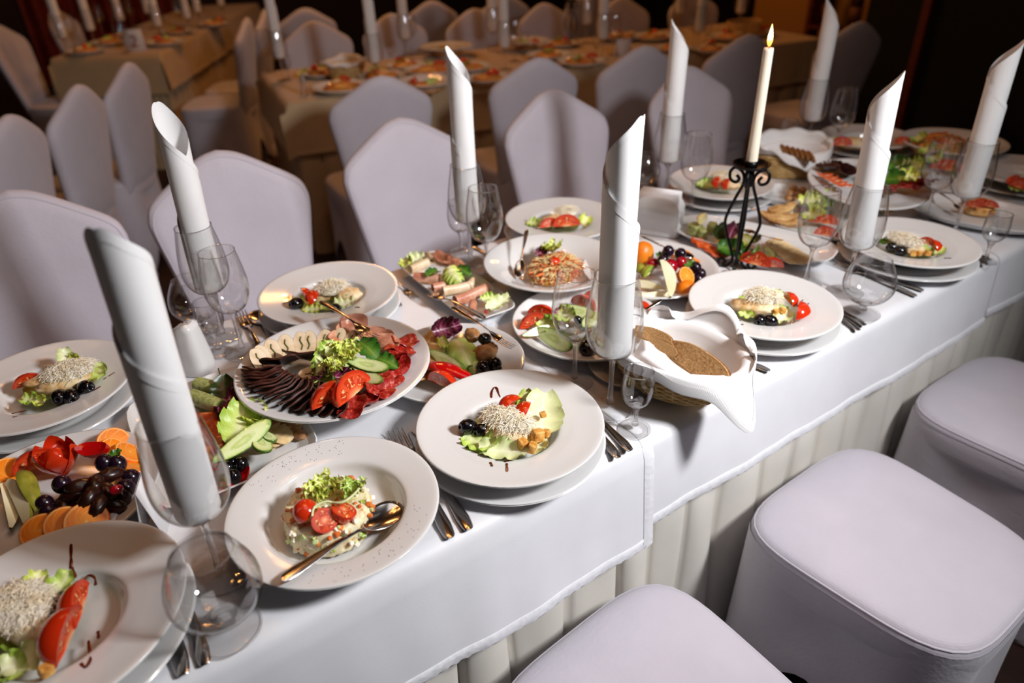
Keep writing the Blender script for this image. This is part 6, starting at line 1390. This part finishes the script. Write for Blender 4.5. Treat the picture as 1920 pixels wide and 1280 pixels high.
def food_plate(p, r, nm, mix='mix', sc=1.0, kind='dish', where='the second table', grp=G2P):
    plate(kind, (p.x, p.y), p.z - TZ, 'white plate of ' + nm, grp, r / 0.148, 'serving_plate', 'plate')
    a = pq.uniform(0, 6); put('salad_heap', blob(r * 0.68, r * 0.55, r * 0.2, 0.3, 4, int(a * 9), 18, 10, flatb=-0.003), MIX, p + Vector((0, 0, 0.016)), 'mixed ' + nm, 'salad', a)
    for j in range(3):
        d = Vector((pq.uniform(-1, 1) * r * 0.4, pq.uniform(-1, 1) * r * 0.35, 0.016 + r * 0.17)); t = j
        if t == 0: put('tomato_wedge', m_wedge(), None, p + d, 'tomato wedge on ' + nm, 'tomato', pq.uniform(0, 6), 2.5, 0, None, 1.2)
        elif t == 1: put('lettuce_leaf', proto('leafx', lambda: mesh('lettuce_leaf', leaf_geo(0.06, 0.025, 0.5, 0.007, 4, 0.5, 3), M['lettuce'])), None, p + d, 'lettuce leaf on ' + nm, 'leaf', pq.uniform(0, 6), 0.5)
        else: put('chicken_fillet', proto('chx', lambda: mesh('chicken_fillet', blob(0.036, 0.022, 0.012, 0.2, 3, 3, 16, 10), M['chicken'])), None, p + d, 'meat piece on ' + nm, 'meat', pq.uniform(0, 6))
for x, y, r, kd, nm in ((640, 160, .14, 'dish', 'golden salad nearest the free end of the second table'), (606, 132, .12, 'dish', 'orange salad before the single chair beyond the second table'), (800, 160, .14, 'bowl', 'reddish salad right of the front napkin on the second table'),
                        (808, 128, .14, 'dish', 'pale salad behind the open-topped napkin'), (838, 96, .14, 'footed', 'greens on a stand left of the tallest napkin'), (880, 122, .12, 'dish', 'golden salad beside the tallest napkin'),
                        (985, 84, .13, 'footed', 'fried food right of the tallest napkin'), (1030, 100, .13, 'dish', 'greens before the small dark candlestick'), (1090, 112, .13, 'dish', 'salad left of the white card on the second table'),
                        (1165, 66, .13, 'dish', 'golden food behind the white card'), (1225, 66, .13, 'dish', 'salad half hidden by the napkin left of the candle'), (1370, 66, .13, 'dish', 'salad right of the candle-side napkins'), (1420, 58, .11, 'dish', 'scraps near the straw basket'), (715, 138, .12, 'dish', 'red meat left of the chair-hidden salad'), (760, 118, .11, 'dish', 'greens at mid table beyond the small far basket'), (915, 142, .11, 'dish', 'yellow food under the tallest far napkin'), (1052, 78, .11, 'dish', 'food behind the small dark candlestick'), (1262, 86, .11, 'dish', 'brown food near the far chair backs'), (1335, 88, .11, 'dish', 'mixed bites left of the candle shaft')):
    food_plate(T(x, y, 0.03) - Vector((0, 0, 0.0292)), r, nm, kind=kd)
leaf(570, 138, 0.03, 'yellow-green leaf by the glasses at the free end of the second table', 'frisee', 0.09, 0.03, (20, 8), 0.5)
tent_card(T(572, 178, 0.0008), 1.4, 'pinkish card standing at the corner of the second table', 0.05, 0.10, 0.03)
tent_card(T(1168, 104, 0.0008), 0.1, 'white card standing near the middle of the second table', 0.11, 0.085, 0.04)
B3 = T(652, 150, 0.0008)
basket(B3, 0.2, 'small bread basket with a white napkin on the second table', 0.10, 0.075, 0.075)
q3 = [(-180, 1.3, .10), (-120, 1.25, .08), (-60, 1.35, .10), (0, 1.3, .085), (60, 1.25, .11), (120, 1.35, .09)]
basket_napkin(B3, 0.2, q3, 'white napkin lining the small bread basket on the second table', 0.10, 0.075, 0.075)
B4 = L2(2.80, 0.28, 0.0008); basket(B4, 0.2, 'straw bread basket at the far end of the second table', 0.13, 0.09, 0.085)
for k in range(4): bread(B4 + Vector((-0.06 + 0.04 * k, 0, 0.062)), 1.3, 1.2, 'bread slice, ' + ORD[k] + ' from the near end in the straw basket', 0.7)['group'] = 'bread in the straw basket'
c2 = dup(cs, T(1070, 82, 0.0008), 0.3, 'small dark candlestick standing on the second table'); tag(obj('taper_candle', ca.data, None, loc=c2.location + Vector((0, 0, 0.2365))), 'unlit ivory candle in the candlestick of the second table', 'candle')
def chair_top(label, uv, rz, grp):
    return chair(label, (uv[0] - 0.275 * math.sin(rz), uv[1] + 0.275 * math.cos(rz)), rz, grp)
GH = 'covered chairs beyond the second table'
for (u, v), lb, a in zip(((1.54, 4.30), (2.02, 4.26), (2.50, 4.08), (2.96, 3.98), (3.51, 3.86), (4.07, 3.76)), (
        'orange-lit covered chair alone beyond the free end of the second table', 'covered chair behind two rolled napkins beyond the second table', 'covered chair left of the tallest napkin beyond the second table',
        'covered chair behind the small dark candlestick', 'covered chair beyond the second table left of the upright open napkin', 'covered chair in darkness beyond the end of the second table'), (0, .05, -.05, 0, .05, 0)):
    chair_top(lb, (u, v), PI + TR + a, GH)
GI = 'dark covered chairs facing away in the third row'
for (u, v), lb in zip(((1.75, 5.0), (2.55, 4.72), (3.10, 4.62), (3.80, 4.5)), ('dark chair back just above the single orange-lit chair', 'dark chair back left of the tallest napkin, upper row', 'dark chair back right of the tallest napkin, upper row', 'dark chair back at the top, right of the candlestick')):
    chair_top(lb, (u, v), TR, GI)
# far left table
T3, R3 = (0.845, 5.22, 0), math.radians(61)
table('far left banquet table in the dark', 0, 2.9, 0, 0.68, T3, R3)
cloth('tablecloth', 'white cloth tinted dim and warm on the far left table, its end hanging towards us', -0.005, 2.9, 0, 0.68, 0.20, 0.2, 0, M['dimcloth'], T3, R3, seed=15, end_drop=(0.24, 0.2), nu=120, amp=1.5)
skirt('cream pleated skirt of the far left table, tinted dim and warm', 0.0, 2.9, 0.036, T3, R3, 6, M['dimcloth'], 0.12, ends=(0.62, 0))
n3 = ('first from the left on the far left table', 'second from the left on the far left table', 'third from the left on the far left table', 'fourth on the far left table, front one', 'fourth on the far left table, rear one', 'fifth along the far left table', 'sixth along the far left table', 'seventh along the far left table, smallest')
for k, (x, y) in enumerate(((118, 70), (170, 56), (226, 38), (297, 48), (278, 24), (352, 34), (371, 22), (415, 10))):
    p = T(x, y, ZN); p.z = TZ + 0.0008
    glass('goblet', p, 'goblet with the napkin that is ' + n3[k], 'glasses on the far left table'); napkin(p + Vector((0, 0, ZN)), 'dim rolled napkin, ' + n3[k], 'rolled napkins on the far left table', 0.36, 0.8 * k, seed=k, hem=False)
for k, (x, y) in enumerate(((137, 72), (232, 82), (190, 52), (246, 38), (338, 36))): glass('wine', T(x, y, 0.06) - Vector((0, 0, 0.0592)), 'dim wine glass, number %s along the far left table, glinting' % ('one', 'two', 'three', 'four', 'five')[k], 'glasses on the far left table')
for x, y, r, nm in ((160, 92, .12, 'dim food at the corner of the far left table'), (205, 76, .13, 'dim food left of the number card'), (310, 76, .13, 'dim food right of the number card'), (330, 56, .12, 'dim food farther along the far left table'), (400, 42, .12, 'dim food near the far end of the far left table')):
    food_plate(T(x, y, 0.03) - Vector((0, 0, 0.0292)), r, nm, grp='plates of food on the far left table')
tc = tent_card(T(257, 96, 0.0008), -0.45, 'small table card marked with a red number 2 on the far left table', 0.115, 0.13, 0.04)
fc = bpy.data.curves.new('number', 'FONT'); fc.body = '2'; fc.size = 0.10; fc.align_x = 'CENTER'; fc.extrude = 0.0006; fc.materials.append(plain('red_print', '8a1408', 0.7))
ft = bpy.data.objects.new('number_source', fc); C.objects.link(ft); fm = bpy.data.meshes.new_from_object(ft); bpy.data.objects.remove(ft)
obj('printed_number', fm, None, tc, (0, -0.0172, 0.028), (math.radians(81.5), 0, 0))
GJ = 'covered chairs at the far left table'
for (u, v), lb, a in zip(((1.30, 4.78), (1.545, 5.18), (0.03, 5.77), (0.42, 6.5)), ('covered chair seen edge-on with its shaded seat beside the far left table', 'second covered chair seen edge-on behind the napkin at the free table end', 'dark tilted chair back at the upper left corner', 'dark chair back behind the first napkins of the far left table'), (R3, R3, R3 + PI, R3 + PI)):
    chair_top(lb, (u, v), a, GJ)
